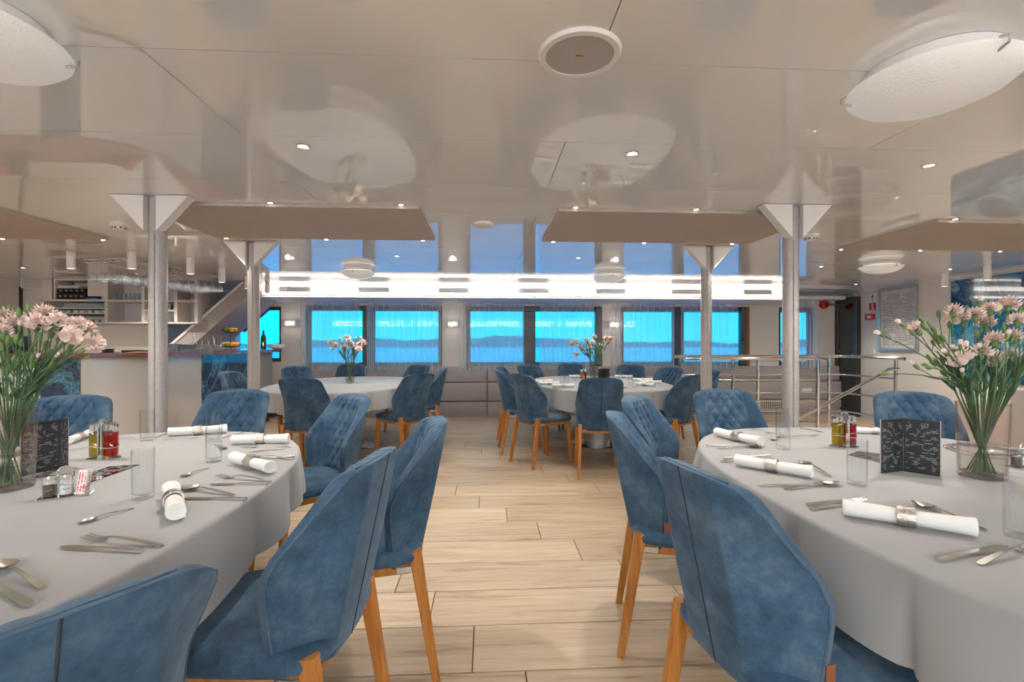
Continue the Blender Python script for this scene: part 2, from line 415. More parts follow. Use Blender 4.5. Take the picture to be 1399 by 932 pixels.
# printed lines of small type
def textmat(name, bgc, fgc, rows, dens, axis_row=2, axis_col=0, scalec=60, blocks=2.0, rough=.35):
    m, nt, N, L, b = newmat(name)
    t = N.new('ShaderNodeTexCoord'); s = N.new('ShaderNodeSeparateXYZ'); L.new(t.outputs['Generated'], s.inputs[0])
    R = s.outputs[axis_row]; C = s.outputs[axis_col]
    def math(op, a, bb, clamp=False):
        k = N.new('ShaderNodeMath'); k.operation = op; k.use_clamp = clamp
        for i, x in enumerate((a, bb)):
            if x is None: continue
            if isinstance(x, (int, float)): k.inputs[i].default_value = x
            else: L.new(x, k.inputs[i])
        return k.outputs[0]
    rr = math('MULTIPLY', R, rows); row = math('FLOOR', rr, None); fr = math('FRACT', rr, None)
    inrow = math('LESS_THAN', math('ABSOLUTE', math('SUBTRACT', fr, .5), None), .24)
    cb = N.new('ShaderNodeCombineXYZ'); L.new(math('MULTIPLY', C, scalec), cb.inputs[0]); L.new(math('MULTIPLY', row, 7.31), cb.inputs[1])
    nz = N.new('ShaderNodeTexNoise'); nz.inputs['Scale'].default_value = 1.0; L.new(cb.outputs[0], nz.inputs['Vector'])
    c1 = math('GREATER_THAN', nz.outputs['Fac'], .44)
    cb2 = N.new('ShaderNodeCombineXYZ'); L.new(math('MULTIPLY', C, blocks), cb2.inputs[0]); L.new(math('MULTIPLY', row, .37), cb2.inputs[1])
    nz2 = N.new('ShaderNodeTexNoise'); nz2.inputs['Scale'].default_value = 1.3; L.new(cb2.outputs[0], nz2.inputs['Vector'])
    c2 = math('GREATER_THAN', nz2.outputs['Fac'], 1 - dens)
    mar = math('LESS_THAN', math('ABSOLUTE', math('SUBTRACT', C, .5), None), .44)
    mar2 = math('LESS_THAN', math('ABSOLUTE', math('SUBTRACT', R, .5), None), .44)
    f = math('MULTIPLY', math('MULTIPLY', math('MULTIPLY', inrow, c1), c2), math('MULTIPLY', mar, mar2))
    mx = N.new('ShaderNodeMixRGB'); mx.inputs[1].default_value = (*bgc, 1); mx.inputs[2].default_value = (*fgc, 1)
    L.new(f, mx.inputs[0]); L.new(mx.outputs[0], b.inputs['Base Color']); b.inputs['Roughness'].default_value = rough
    return m
M['menu'] = textmat('menu_print', (.018, .02, .024), (.30, .30, .30), 34, .46, scalec=60, blocks=3.2)
M['menu_flat'] = textmat('menu_print_flat', (.015, .016, .018), (.45, .45, .45), 14, .56, axis_row=1, scalec=50, rough=.08)
M['poster'] = textmat('notice_print', (.62, .61, .60), (.22, .16, .13), 34, .60, axis_col=1, scalec=90, blocks=3)
M['sugar'] = textmat('sugar_packet_print', (.85, .83, .80), (.75, .03, .03), 3, .95, axis_row=0, axis_col=2, scalec=18)
# ================================================================== THE ROOM
UL, UR, VB, VF, ZC = -6.6, 6.3, -3.6, 8.25, 2.12

# ---- floor of wood-look tiles, 1.2 x 0.3 m, each row shifted
mb = MB(); mb.box((UL, VB, -.05), (UR, VF, -.006))
floor = struct(mb.build('floor', M['flooredge'], smooth=0))
PLW, PLL, GAP = .3, 1.2, .0025
pm_cache = {}
def plank_mesh(l):
    k = round(l, 3)
    if k not in pm_cache:
        q = MB(); q.box((GAP, GAP, -.012), (l - GAP, PLW - GAP, 0), bev=.0015)
        pm_cache[k] = q.mesh('plank', M['plank'], 30)
    return pm_cache[k]
far = MB(); nplank = 0
row = int(math.floor(VB / PLW))
while row * PLW < VF - .01:
    v0 = row * PLW
    if v0 < VB - .001: row += 1; continue
    off = (.148 - .2 * (row - 5)) % PLL
    u = off - PLL * 7
    while u < UR:
        a, c = max(u, UL), min(u + PLL, UR)
        if c - a > .02 and v0 + PLW < VF + .06:
            if .85 < v0 < 6.5 and nplank < 300:
                link('plank', plank_mesh(c - a), floor, (a, v0, 0)); nplank += 1
            else:
                far.box((a + GAP, v0 + GAP, -.012), (c - GAP, v0 + PLW - GAP, 0))
        u += PLL
    row += 1
o = far.build('distant_planks', M['plank'], floor, smooth=0); o['kind'] = 'stuff'

# ---- ceiling of glossy panels, 2.78 x 0.6 m in running bond
mb = MB(); mb.box((UL, VB, ZC + .012), (UR, VF, ZC + .06))
ceiling = struct(mb.build('ceiling', M['seam'], smooth=0))
cp_cache = {}
def ceil_mesh(l, w):
    k = (round(l, 3), round(w, 3))
    if k not in cp_cache:
        q = MB(); q.box((.0015, .0015, 0), (l - .0015, w - .0015, .013)); cp_cache[k] = q.mesh('ceiling_panel', M['ceil'], 0)
    return cp_cache[k]
PW, PL = .6, 2.78
for r_ in range(-9, 13):
    v0 = 1.5 + r_ * PW; a0, a1 = max(v0, VB), min(v0 + PW, VF)
    if a1 - a0 < .02: continue
    u = (-1.04 if r_ % 2 == 0 else .35) - PL * 4
    while u < UR:
        c0, c1 = max(u, UL), min(u + PL, UR)
        if c1 - c0 > .02: link('ceiling_panel', ceil_mesh(c1 - c0, a1 - a0), ceiling, (c0, a0, ZC))
        u += PL

# ---- walls with window openings
def holed_wall(name, u0, u1, v0, v1, holes, mat, z0=0.0, z1=ZC):
    q = MB(); us = sorted({u0, u1} | {h[0] for h in holes} | {h[1] for h in holes})
    for a, c in zip(us, us[1:]):
        hs = [h for h in holes if h[0] <= a + 1e-5 and h[1] >= c - 1e-5]
        if not hs: q.box((a, v0, z0), (c, v1, z1)); continue
        h = hs[0]
        if h[2] > z0 + .005: q.box((a, v0, z0), (c, v1, h[2]))
        if h[3] < z1 - .005: q.box((a, v0, h[3]), (c, v1, z1))
    return struct(q.build(name, mat, smooth=0))
ZW0, ZW1 = .845, 1.885
def ua(px, v): return on_v(px, 470, v).x
wins = [(ua(322, VF), ua(384, VF), .93, 1.86), (ua(417, VF), ua(604, VF), ZW0, ZW1), (ua(637, VF), ua(822, VF), ZW0, ZW1),
        (ua(848, VF), ua(1022, VF), ZW0, ZW1), (ua(1064, VF), ua(1112, VF), ZW0, ZW1)]
wall_far = holed_wall('wall_far', -4.72, UR + .15, VF, VF + .16, wins, M['wall'])
bwins = [(-5.9, -2.5, .55, 1.9), (-1.8, 1.8, .55, 1.9), (2.5, 5.9, .55, 1.9)]  # unseen rear windows, enlarged to let in more sky light
wall_near = holed_wall('wall_near', UL - .15, UR + .15, VB - .16, VB, bwins, M['wall'])
mb = MB(); mb.box((UR, VB, 0), (UR + .15, VF, ZC)); wall_right = struct(mb.build('wall_right', M['wall'], smooth=0))
mb = MB(); mb.box((UL - .15, VB, 0), (UL, 7.36, ZC)); wall_left = struct(mb.build('wall_left', M['wall'], smooth=0))
VBAR = 7.2
mb = MB(); mb.box((UL, VBAR, 0), (-4.72, VBAR + .16, ZC)); mb.box((-4.88, VBAR + .16, 0), (-4.72, VF + .16, ZC))
wall_bar = struct(mb.build('wall_bar', M['wall'], smooth=0))

# ---- windows: frame bars, mullion, panes
def window(n, rect, v, mulls, panes_px=None, sgn=1):
    u0, u1, z0, z1 = rect
    q = MB(); q.box((u0, v + .05, z0 - .02), (u1, v + .12, z0 + .07)); 
    w = struct(q.build('window_%d' % n, M['frame'], smooth=0))
    for (a, c, d, e) in ((u0, u0 + .07, z0 + .07, z1), (u1 - .07, u1, z0 + .07, z1), (u0 + .07, u1 - .07, z1 - .09, z1)):
        k = MB(); k.box((a, v + .05, d), (c, v + .12, e), bev=.006); k.build('frame_bar', M['frame'], w, smooth=0)
    edges = [u0 + .07]
    for (a, c) in mulls:
        k = MB(); k.box((a, v + .045, z0 + .07), (c, v + .125, z1 - .09), bev=.006); k.build('mullion', M['frame'], w, smooth=0)
        edges += [a, c]
    edges.append(u1 - .07)
    for i in range(0, len(edges), 2):
        k = MB(); k.box((edges[i] - .005, v + .08, z0 + .065), (edges[i + 1] + .005, v + .086, z1 - .085)); k.build('pane', M['pane'], w, smooth=0)
    return w
window(1, wins[1], VF, [(ua(494, VF), ua(511, VF))])
window(2, wins[2], VF, [(ua(715, VF), ua(732, VF))])
w3 = window(3, wins[3], VF, [(ua(921, VF), ua(936, VF))])
window(4, wins[4], VF, [])
for i, r_ in enumerate(bwins): window(6 + i, r_, VB - .16, [((r_[0] + r_[1]) / 2 - .08, (r_[0] + r_[1]) / 2 + .08)])
# the small window beside the bar: top corner cut by the sloping stair
u0, u1, z0, z1 = wins[0]
q = MB(); q.box((u0, VF + .05, z0), (u1, VF + .12, z0 + .06)); w5 = struct(q.build('window_5', M['frame'], smooth=0))
k = MB(); k.box((u1 - .05, VF + .05, z0 + .06), (u1, VF + .12, z1)); k.build('frame_bar', M['frame'], w5, smooth=0)
k = MB(); k.box((u0, VF + .05, z1 - .06), (u1 - .05, VF + .12, z1)); k.build('frame_bar', M['frame'], w5, smooth=0)
k = MB(); pa = on_v(330, 452, VF); pb = on_v(372, 414, VF)
k.bar((pa.x, VF + .06, pa.z), (pb.x, VF + .06, pb.z), .07, .06); k.build('frame_bar', M['frame'], w5)
k = MB(); k.box((u0, VF + .08, z0 + .055), (u1 - .045, VF + .086, z1 - .055)); k.build('pane', M['pane'], w5, smooth=0)
# opened casements at the right of windows 2 and 3
for px0, px1, mt in ((813, 822, 'frame'), (1011, 1018, 'frame')):
    k = MB(); a, c = ua(px0, VF - .02), ua(px1, VF - .02)
    k.box((a, VF - .06, ZW0 + .02), (c, VF + .04, ZW1 - .02), bev=.006)
    k.build('casement', M[mt], w3 if px0 > 900 else bpy.data.objects['window_2'], smooth=0)
k = MB(); k.box((ua(1018.5, VF - .02), VF - .05, ZW0), (ua(1023, VF - .02), VF + .03, ZW1), bev=.004); k.build('casement_edge', M['brownframe'], w3, smooth=0)
k = MB(); pz = on_v(1014, 462, VF - .07); k.tube([(pz.x, VF - .085, pz.z + .05), (pz.x, VF - .085, pz.z - .06)], .01); k.build('handle', M['black'], w3)

# ---- padded wainscot, three horizontal cushions in bays
bays = [(-3.25, -2.0), (-1.995, 0.02), (0.025, 1.82), (1.825, 3.6), (3.605, 5.3), (5.305, 6.25)]
for i, (z0, z1, d) in enumerate(((.585, .84, .10), (.265, .575, .14), (.0, .255, .14))):
    for a, c in bays:
        k = MB(); k.box((a, VF - d, z0), (c, VF - .001, z1), bev=.018, seg=2)
        k.build('wall_cushion', M['pad'], wall_far)
k = MB(); k.box((-3.3, VF - .16, 0), (6.28, VF - .145, .03)); struct(k.build('baseboard_far', M['wallgrey'], smooth=0))
# ---- soffit with two light strips and vents
VS = 7.3
s0, s1 = ua(357, VS), ua(1076, VS)
mb = MB(); mb.box((s0, VS, 1.965), (s1, VF, ZC - .001)); soffit = struct(mb.build('trim_1', M['white'], smooth=0))
for z0, z1 in ((1.968, 1.992), (2.092, 2.114)):
    k = MB(); k.box((s0 + .01, VS - .020, z0), (s1 - .01, VS - .010, z1)); [k.box((s0 + .3 + i * .95, VS - .022, z0 + .008), (s0 + .32 + i * .95, VS + .001, z0 + .014)) for i in range(8)]; k.build('light_strip', M['strip'], soffit, smooth=0)
mb = MB(); mb.box((-3.55, VS + .02, 1.925), (s1 + .1, VF, 1.964), bev=.004); struct(mb.build('trim_2', M['cream'], smooth=0))
mb = MB(); mb.box((s1, 7.95, 2.0), (UR - .1, VF, 2.06), bev=.004); struct(mb.build('trim_3', M['cream'], smooth=0))
# unseen lit soffit added behind the viewer, stronger strips for frontal light
mb = MB(); mb.box((-6.2, VB, 1.965), (6.2, VB + .7, ZC - .001)); rear_fill_soffit = struct(mb.build('trim_4', M['white'], smooth=0))
for z0, z1 in ((1.968, 1.992), (2.092, 2.114)):
    k = MB(); k.box((-6.15, VB + .699, z0), (6.15, VB + .712, z1)); k.build('light_strip', M['rear_fill'], rear_fill_soffit, smooth=0)
vent_px = (403, 511, 620, 729, 834, 937, 1035)
def vent(loc, w, h, label, rz=0.0, nsl=4):
    t = empty('air_vent', loc, rz)
    q = MB()
    for (a, c, d, e) in ((-w / 2, w / 2, -h / 2, -h / 2 + .012), (-w / 2, w / 2, h / 2 - .012, h / 2), (-w / 2, -w / 2 + .014, -h / 2 + .012, h / 2 - .012), (w / 2 - .014, w / 2, -h / 2 + .012, h / 2 - .012)):
        q.box((a, -.012, d), (c, 0, e))
    q.build('vent_frame', M['cream'], t, smooth=0)
    q = MB(); q.box((-w / 2 + .01, -.003, -h / 2 + .01), (w / 2 - .01, 0, h / 2 - .01)); q.build('backing', M['cream'], t, smooth=0)
    for i in range(nsl):
        z = -h / 2 + .012 + (h - .024) * (i + .5) / nsl
        q = MB(); q.box((-w / 2 + .014, -.011, z - .003), (w / 2 - .014, -.004, z + .003), M=None); q.build('slat', M['aluminium'], t, smooth=0)
    return tag(t, label, 'vent', 'air vents')
ords = ('leftmost', 'second from left', 'third from left', 'fourth from left', 'fifth from left', 'sixth from left', 'rightmost')
for i, px in enumerate(vent_px):
    vent((ua(px, VS), VS - .001, 2.042), .46, .085, 'white slatted air vent, %s in the lit strip above the windows' % ords[i])

# ---- outside: sea and far hills
mb = MB(); mb.box((-900, 9.5, -2.4), (900, 1600, -2.0)); struct(mb.build('sea', M['sea'], smooth=0))
mb = MB(); mb.box((-400, -900, -2.4), (400, -4.8, -2.0)); struct(mb.build('sea_behind', M['sea'], smooth=0))
mb = MB()
def hill_h(x):
    return max(1.0, 7.0 + 3.6 * sin(x * .011 + 1.7) + 2.0 * sin(x * .031 + .4) + 1.0 * sin(x * .083) + .5 * sin(x * .21))
def hf(a, c):
    x = -560 + 1120 * a; h = hill_h(x); yy = 430 + 160 * c
    return (x, yy, -2.2 + (h + .5) * sin(pi * min(1, c * 1.0) * .5) * (1 if c < 1 else 1) + .35 * sin(x * .5 + c * 9))
mb.grid(hf, 280, 8); hills = struct(mb.build('hills', M['hill'], smooth=180))

# ---- dark door in the right wall, with signs beside it
def wall_point(px, py): return on_u(px, py, UR)
dv0, dv1 = 7.74, 8.24
mb = MB(); mb.box((UR - .05, dv0, 0), (UR - .001, dv1, 2.03)); door = struct(mb.build('door_1', M['darkdoor'], smooth=0))
for a, c, d, e in ((dv0, dv1, 1.93, 2.03), (dv0, dv0 + .09, 0, 1.93), (dv1 - .07, dv1, 0, 1.93), (dv0 + .09, dv1 - .07, 1.02, 1.12), (dv0 + .09, dv1 - .07, 0, .12)):
    k = MB(); k.box((UR - .08, a, d), (UR - .05, c, e), bev=.006); k.build('door_rail', M['darkdoor'], door, smooth=0)
k = MB(); k.box((UR - .058, dv0 + .09, 1.12), (UR - .052, dv1 - .07, 1.93)); k.build('pane', glassy('door_glass', (.25, .35, .4), 1.5, .1), door, smooth=0)
k = MB(); k.box((UR - .12, dv0 + .04, 1.0), (UR - .08, dv0 + .06, 1.06)); k.build('handle', M['steel'], door)
k = MB(); k.box((UR - .09, dv0 + .05, 2.04), (UR - .01, dv1 - .02, 2.09), bev=.006); 
tag(k.build('door_closer', M['aluminium']), 'grey door closer arm above the dark door', 'door closer')
# ---- posts with triangular brackets under the ceiling
def post(u, v, label, back=False):
    t = empty('support_post', (u, v, 0))
    q = MB(); q.lathe([(0, 0), (.049, 0), (.049, ZC - .002), (0, ZC - .002)], 28); q.build('shaft', M['post'], t)
    q = MB(); q.box((-.013, -.056, 0), (.013, -.044, ZC - .22), bev=.003); q.build('cover_strip', M['post'], t, smooth=0)
    q = MB(); q.lathe([(0, 0), (.075, 0), (.075, .012), (0, .012)], 28); q.build('foot_ring', M['steel'], t)
    H, W = .225, .225
    for s in (-1, 1):
        q = MB()
        pts = [(s * .036, -.075, ZC - .003), (s * W, -.075, ZC - .003), (s * .036, -.075, ZC - H + .01)]
        q.prism(pts if s > 0 else pts[::-1], (0, .07, 0)); q.build('bracket', M['cream'], t, smooth=0)
    return tag(t, label, 'post', 'support posts')
post(-2.0, 3.04, 'tall grey support post with white triangular bracket in front of the bar, nearer one')
post(-2.03, 4.31, 'grey support post behind the nearer left post, at the blue end of the bar')
post(1.98, 3.02, 'tall grey support post with white triangular bracket, between right near table and stair railing')
post(2.01, 4.28, 'grey support post on the right, farther one beside the round far table')

# ---- taupe boards fixed under the ceiling with small spots along their edges
bz = 2.098
def ceiling_board(u0, u1, v0, v1, us, label, near=True):
    t = empty('ceiling_board', ((u0 + u1) / 2, (v0 + v1) / 2, bz)); w = (u1 - u0) / 2; d = (v1 - v0) / 2; x0 = (u0 + u1) / 2
    q = MB(); q.box((-w, -d, 0), (w, d, ZC - bz - .0005), bev=.002); q.build('board', M['board'], t, smooth=0)
    for sy, off in ((-1, .028), (1, .075)):
        for u in us:
            if sy < 0 and abs(abs(u) - 2.17) < .05: continue
            q = MB(); c = (u - x0, sy * (d + off), ZC - bz - .0005)
            q.lathe([(0, 0), (.02, 0), (.02, -.006), (.014, -.007)], 14, c); s_ = q.build('spot', M['chrome'], t)
            q = MB(); q.lathe([(.014, -.006), (.011, -.008), (0, -.010)], 12, c); q.build('bulb', M['bulb'], s_)
            lamp('spot_light', 'SPOT', (c[0], c[1], c[2] - .02), P_SPOT, t, (1, .89, .74), spot_size=radians(85), spot_blend=.4, shadow_soft_size=.012)
    return tag(t, label, 'ceiling board', 'taupe ceiling boards')
ceiling_board(-2.21, -.43, 3.11, 4.06, (-2.17, -1.35, -.54), 'flat taupe board with tiny spots under the ceiling, left of the centre aisle')
ceiling_board(.475, 2.28, 3.11, 4.05, (.58, 1.38, 2.17), 'flat taupe board with tiny spots under the ceiling, right of the centre aisle')
ceiling_board(-4.95, -3.14, 3.26, 4.18, (-4.85, -4.06, -3.25), 'flat taupe board under the ceiling in front of the bar, cut by the left edge')
ceiling_board(3.22, 5.02, 3.25, 4.24, (3.32, 4.1, 4.9), 'flat taupe board under the ceiling by the agate wall, cut by the right edge')

# ---- round ceiling lamps with frosted dome
def dome_lamp(u, v, label, r=.228, power=P_DOME):
    t = empty('ceiling_lamp', (u, v, ZC))
    q = MB(); q.lathe([(0, -.001), (r * .8, -.001), (r * .8, -.035), (0, -.035)], 32); q.build('lamp_base', M['white'], t)
    q = MB(); q.lathe([(r * .93, -.045), (r, -.05), (r * .985, -.06), (r * .86, -.085), (r * .62, -.108), (r * .33, -.121), (0, -.126)], 48); q.build('glass_dome', M['dome'], t, 60)
    for k in range(3):
        a = 2 * pi * k / 3 + 2.6; q = MB()
        q.tube([(cos(a) * (r - .015), sin(a) * (r - .015), -.036), (cos(a) * (r + .012), sin(a) * (r + .012), -.046), (cos(a) * (r + .01), sin(a) * (r + .01), -.064), (cos(a) * (r - .02), sin(a) * (r - .02), -.072)], .004, 6)
        q.build('clip', M['aluminium'], t)
    l = lamp('dome_light', 'SPOT', (0, 0, -.15), power, t, (1, .95, .89), spot_size=radians(176), spot_blend=.3, shadow_soft_size=.14)
    return tag(t, label, 'ceiling lamp', 'round dome ceiling lamps')
dome_lamp(-1.42, 1.38, 'round frosted glass ceiling lamp at the top left, cut by the frame edge', power=P_DOME * .2)
dome_lamp(1.43, 1.47, 'round frosted glass ceiling lamp at the top right above the near table', power=P_DOME * .2)
dome_lamp(-1.5, 5.72, 'round frosted glass ceiling lamp above the far left table', .2, P_DOME * 1.8)
dome_lamp(1.53, 5.9, 'round frosted glass ceiling lamp above the far right table', .2, P_DOME * 1.8)
for u in (-4.3, -1.45, 1.45, 4.3):  # lamps added out of view to brighten the room from behind
    dome_lamp(u, -1.6, 'added round frosted glass ceiling lamp, unseen behind the viewer, ' + {-4.3: 'leftmost', -1.45: 'centre left', 1.45: 'centre right', 4.3: 'rightmost'}[u])
dome_lamp(4.4, 1.4, 'added round frosted glass ceiling lamp, unseen beyond the right frame edge')  # this lamp and its left twin are added out of view as extra light
dome_lamp(-4.4, 1.4, 'added round frosted glass ceiling lamp, unseen beyond the left frame edge')
dome_lamp(4.3, 5.0, 'round frosted ceiling lamp near the stair railing', .2, P_DOME * .8)

# ---- recessed downlights
def downlight(u, v, label, r=.03, p=P_DOWN):
    t = empty('downlight', (u, v, ZC))
    q = MB(); q.lathe([(r * .72, -.001), (r * .76, -.006), (r, -.004), (r, -.0005)], 24); q.build('trim_ring', M['chrome'], t)
    q = MB(); q.lathe([(0, -.003), (r * .72, -.003)], 24); q.build('light_face', M['downl'], t)
    lamp('down_light', 'SPOT', (0, 0, -.02), p, t, (1, .92, .82), spot_size=radians(125), spot_blend=.7, shadow_soft_size=.03)
    return tag(t, label, 'downlight', 'recessed downlights')
downlight(-.82, 2.2, 'small bright recessed downlight inside the left oval reflection', p=38)
downlight(.68, 2.2, 'small bright recessed downlight inside the right oval reflection', p=38)
downlight(2.2, 2.27, 'small bright recessed downlight left of the right ceiling edge board', p=38)
downlight(-2.3, 2.25, 'small recessed downlight above the near left table', p=38)
downlight(3.84, 5.3, 'small recessed downlight over the stair railing')
downlight(5.5, 6.85, 'small recessed downlight in front of the dark door', p=26)
downlight(-5.4, 5.9, 'added recessed downlight over the bar aisle, left one', p=45)  # these bar downlights are added to brighten the dim bar area
downlight(-4.4, 6.3, 'added recessed downlight over the bar aisle, right one', p=45)
downlight(-5.3, 3.4, 'added recessed downlight left of the bar front', p=30)
downlight(5.5, 5.4, 'recessed downlight in front of the framed notice', p=26)
downlight(5.6, 3.6, 'recessed downlight before the agate wall panel', p=26)
downlight(-.9, 4.9, 'small recessed downlight between the left board and the windows', p=24)
downlight(.95, 4.9, 'small recessed downlight between the right board and the windows', p=24)

# ---- speaker, sensor disc, smoke detectors
t = empty('ceiling_speaker', (.286, 1.455, ZC))
q = MB(); q.lathe([(.104, -.002), (.104, -.012), (.121, -.011), (.127, -.0005)], 48); q.build('rim', M['white'], t)
q = MB(); q.lathe([(0, -.007), (.06, -.0075), (.104, -.006)], 48); q.build('grille', M['speaker'], t)
q = MB(); q.box((-.012, -.003, -.0095), (.012, .003, -.007)); q.build('badge', M['gold'], t)
tag(t, 'round white ceiling speaker with grey grille', 'speaker')
sd = on_z(661, 309, ZC - .02)
q = MB(); q.lathe([(0, -.028), (.05, -.026), (.075, -.016), (.08, -.001), (0, -.001)], 32)
tag(q.build('ceiling_sensor', M['cream'], loc=(sd.x, sd.y, ZC)), 'flat round cream sensor between the two central boards', 'sensor')
def smoke(u, v, label):
    t = empty('smoke_detector', (u, v, ZC))
    q = MB(); q.lathe([(0, -.001), (.06, -.001), (.06, -.03), (.052, -.034), (0, -.034)], 32); q.build('base', M['white'], t)
    q = MB(); q.lathe([(0, -.034), (.04, -.034), (.04, -.05), (.03, -.056), (0, -.056)], 32); q.build('head', M['white'], t)
    for k in range(8):
        a = 2 * pi * k / 8; q = MB(); q.box((-.006, -.003, -.048), (.006, .003, -.038), M=Matrix.Translation((cos(a) * .04, sin(a) * .04, 0)) @ Matrix.Rotation(a + pi / 2, 4, 'Z')); q.build('slot', M['black'], t, smooth=0)
    tag(t, label, 'smoke detector', 'smoke detectors')
smoke(-2.68, 3.66, 'white smoke detector left of the nearer left post')
smoke(2.62, 3.74, 'white smoke detector right of the nearer right post')

# ---- white tube lamps along the bar and by the agate wall
def tube_lamp(px, py, label, on=False, z=ZC, length=.17):
    p = on_z(px, py, ZC)
    t = empty('tube_lamp', (p.x, p.y, ZC))
    q = MB(); q.lathe([(0, -.001), (.035, -.001), (.035, -length), (.03, -length), (.03, -length + .01), (0, -length + .01)], 24); q.build('tube', M['white'], t)
    q = MB(); q.lathe([(0, -length + .008), (.028, -length + .008)], 20); q.build('lamp_face', M['tubeend'], t)
    lamp('tube_light', 'SPOT', (0, 0, -length - .01), 14, t, (1, .86, .68), spot_size=radians(95), spot_blend=.6, shadow_soft_size=.025)
    return tag(t, label, 'tube lamp', 'white tube lamps')
for px, py, lb in ((97, 343, 'white tube lamp over the bar, leftmost beneath the left board'), (180, 343, 'white tube lamp over the bar, left of the nearer post'),
                   (260, 352, 'white tube lamp in front of the hanging glasses, right of the nearer post'), (303, 366, 'white tube lamp right of the hanging glass rack'),
                   (338, 377, 'white tube lamp half hidden by the farther left post'), (365.5, 385, 'white tube lamp beside the left end of the lit strip'),
                   (1291, 373, 'white tube lamp in front of the agate wall, left one'), (1349, 362, 'white tube lamp in front of the agate wall, right one')):
    tube_lamp(px, py, lb)

# ---- curtains
def curtain(px0, px1, label, v=8.03, folds=11, seed=0, ztop=1.925, zbot=.80):
    a, c = ua(px0, v), ua(px1, v); rr = random.Random(seed); ph = [rr.uniform(0, 6.28) for _ in range(4)]
    q = MB()
    def f(s, t):
        u = a + (c - a) * s
        k = folds * 2 * pi * s
        amp = .016 + .012 * t
        d = amp * (sin(k + ph[0] + .8 * sin(3 * s + ph[1])) + .45 * sin(2.3 * k + ph[2]))
        return (u + .006 * sin(k * 1.3 + ph[3]) * t, v + d, ztop + (zbot - ztop) * t + (.004 * sin(k) if t > .99 else 0))
    q.grid(f, folds * 14, 8)
    o = q.build('curtain', M['curtain'], smooth=180)
    return tag(o, label, 'curtain', 'sheer window curtains')
for i, (p0, p1, lb, fo) in enumerate(((411, 491, 'sheer grey curtain over the left pane of the leftmost large window', 9), (501, 603, 'sheer grey curtain over the right pane of the leftmost large window', 11),
        (628, 716, 'sheer grey curtain over the left pane of the middle window', 10), (738, 812, 'sheer grey curtain over the right pane of the middle window', 9),
        (835, 922, 'sheer grey curtain over the left pane of the right window', 10), (930, 1008, 'sheer grey curtain over the right pane of the right window', 9),
        (1089, 1118, 'narrow sheer curtain nearest the dark door', 5))):
    curtain(p0, p1, lb, seed=i, folds=fo, ztop=1.9235 if i < 6 else 1.998)

# ---- crystal sconces, exit sign
def sconce(px, py, label):
    p = on_v(px, py, VF); t = empty('wall_sconce', (p.x, VF - .001, p.z))
    q = MB(); q.box((-.03, -.02, -.05), (.03, 0, .05), bev=.004); q.build('back_plate', M['chrome'], t, smooth=0)
    lamp('sconce_light', 'POINT', (0, -.14, 0), .5, t, (1, .92, .8), shadow_soft_size=.04)
    for dx in (-.062, .0, .062):
        q = MB(); q.box((dx - .028, -.08, -.045), (dx + .028, -.02, .045), bev=.012, seg=2); q.build('crystal', M['sconce'], t)
    return tag(t, label, 'wall light', 'crystal wall sconces')
sconce(398, 442, 'small crystal wall light left of the leftmost large window')
sconce(619, 443, 'small crystal wall light between the left and middle windows')
sconce(838, 444, 'small crystal wall light between the middle and right windows')
p = on_v(728, 414.5, 7.32); t = empty('exit_sign', (p.x, 7.318, 1.944))
q = MB(); q.box((-.06, -.012, -.022), (.06, 0, .022)); q.build('plate', M['paper'], t, smooth=0)
q = MB(); q.prism([(-.05, -.0125, 0), (-.025, -.0125, .015), (-.025, -.0125, .005), (.01, -.0125, .005), (.01, -.0125, -.005), (-.025, -.0125, -.005), (-.025, -.0125, -.015)], (0, -.001, 0)); q.build('arrow', M['green'], t, smooth=0)
q = MB(); q.box((.025, -.0135, -.014), (.045, -.0125, .014)); q.build('pictogram', M['green'], t, smooth=0)
tag(t, 'small green and white exit sign above the middle window', 'sign')
# low grilles in the wainscot
for (px0, px1, py0, py1, lb) in ((1036, 1069, 549, 566, 'cream grille low in the wall behind the stair railing'), (884, 908, 515, 523, 'cream grille in the wall behind the far right table')):
    a = on_v(px0, py0, VF - .15); c = on_v(px1, py1, VF - .15); t = empty('wall_grille', ((a.x + c.x) / 2, VF - .142, (a.z + c.z) / 2)); w = (c.x - a.x) / 2; h = (a.z - c.z) / 2
    q = MB()
    for s_ in (-1, 1): q.box((-w, -.012, s_ * h - .006), (w, 0, s_ * h + .006)); q.box((s_ * w - .006, -.012, -h), (s_ * w + .006, 0, h))
    q.build('grille_frame', M['cream'], t, smooth=0)
    q = MB(); q.box((-w, -.003, -h), (w, -.001, h)); q.build('backing', M['black'], t, smooth=0)
    for i in range(1, 5): q = MB(); z = -h + 2 * h * i / 5; q.box((-w, -.009, z - .005), (w, -.004, z + .005)); q.build('slat', M['cream'], t, smooth=0)
    for i in range(1, 13): q = MB(); x = -w + 2 * w * i / 13; q.box((x - .005, -.009, -h), (x + .005, -.004, h)); q.build('upright', M['cream'], t, smooth=0)
    tag(t, lb, 'grille')
p = on_v(1103, 534, VF - .15); q = MB(); q.box((-.09, -.01, -.04), (.09, 0, .04), bev=.004)
tag(q.build('wall_socket', M['cream'], loc=(p.x, VF - .141, p.z)), 'cream double wall socket behind the stair railing', 'socket')

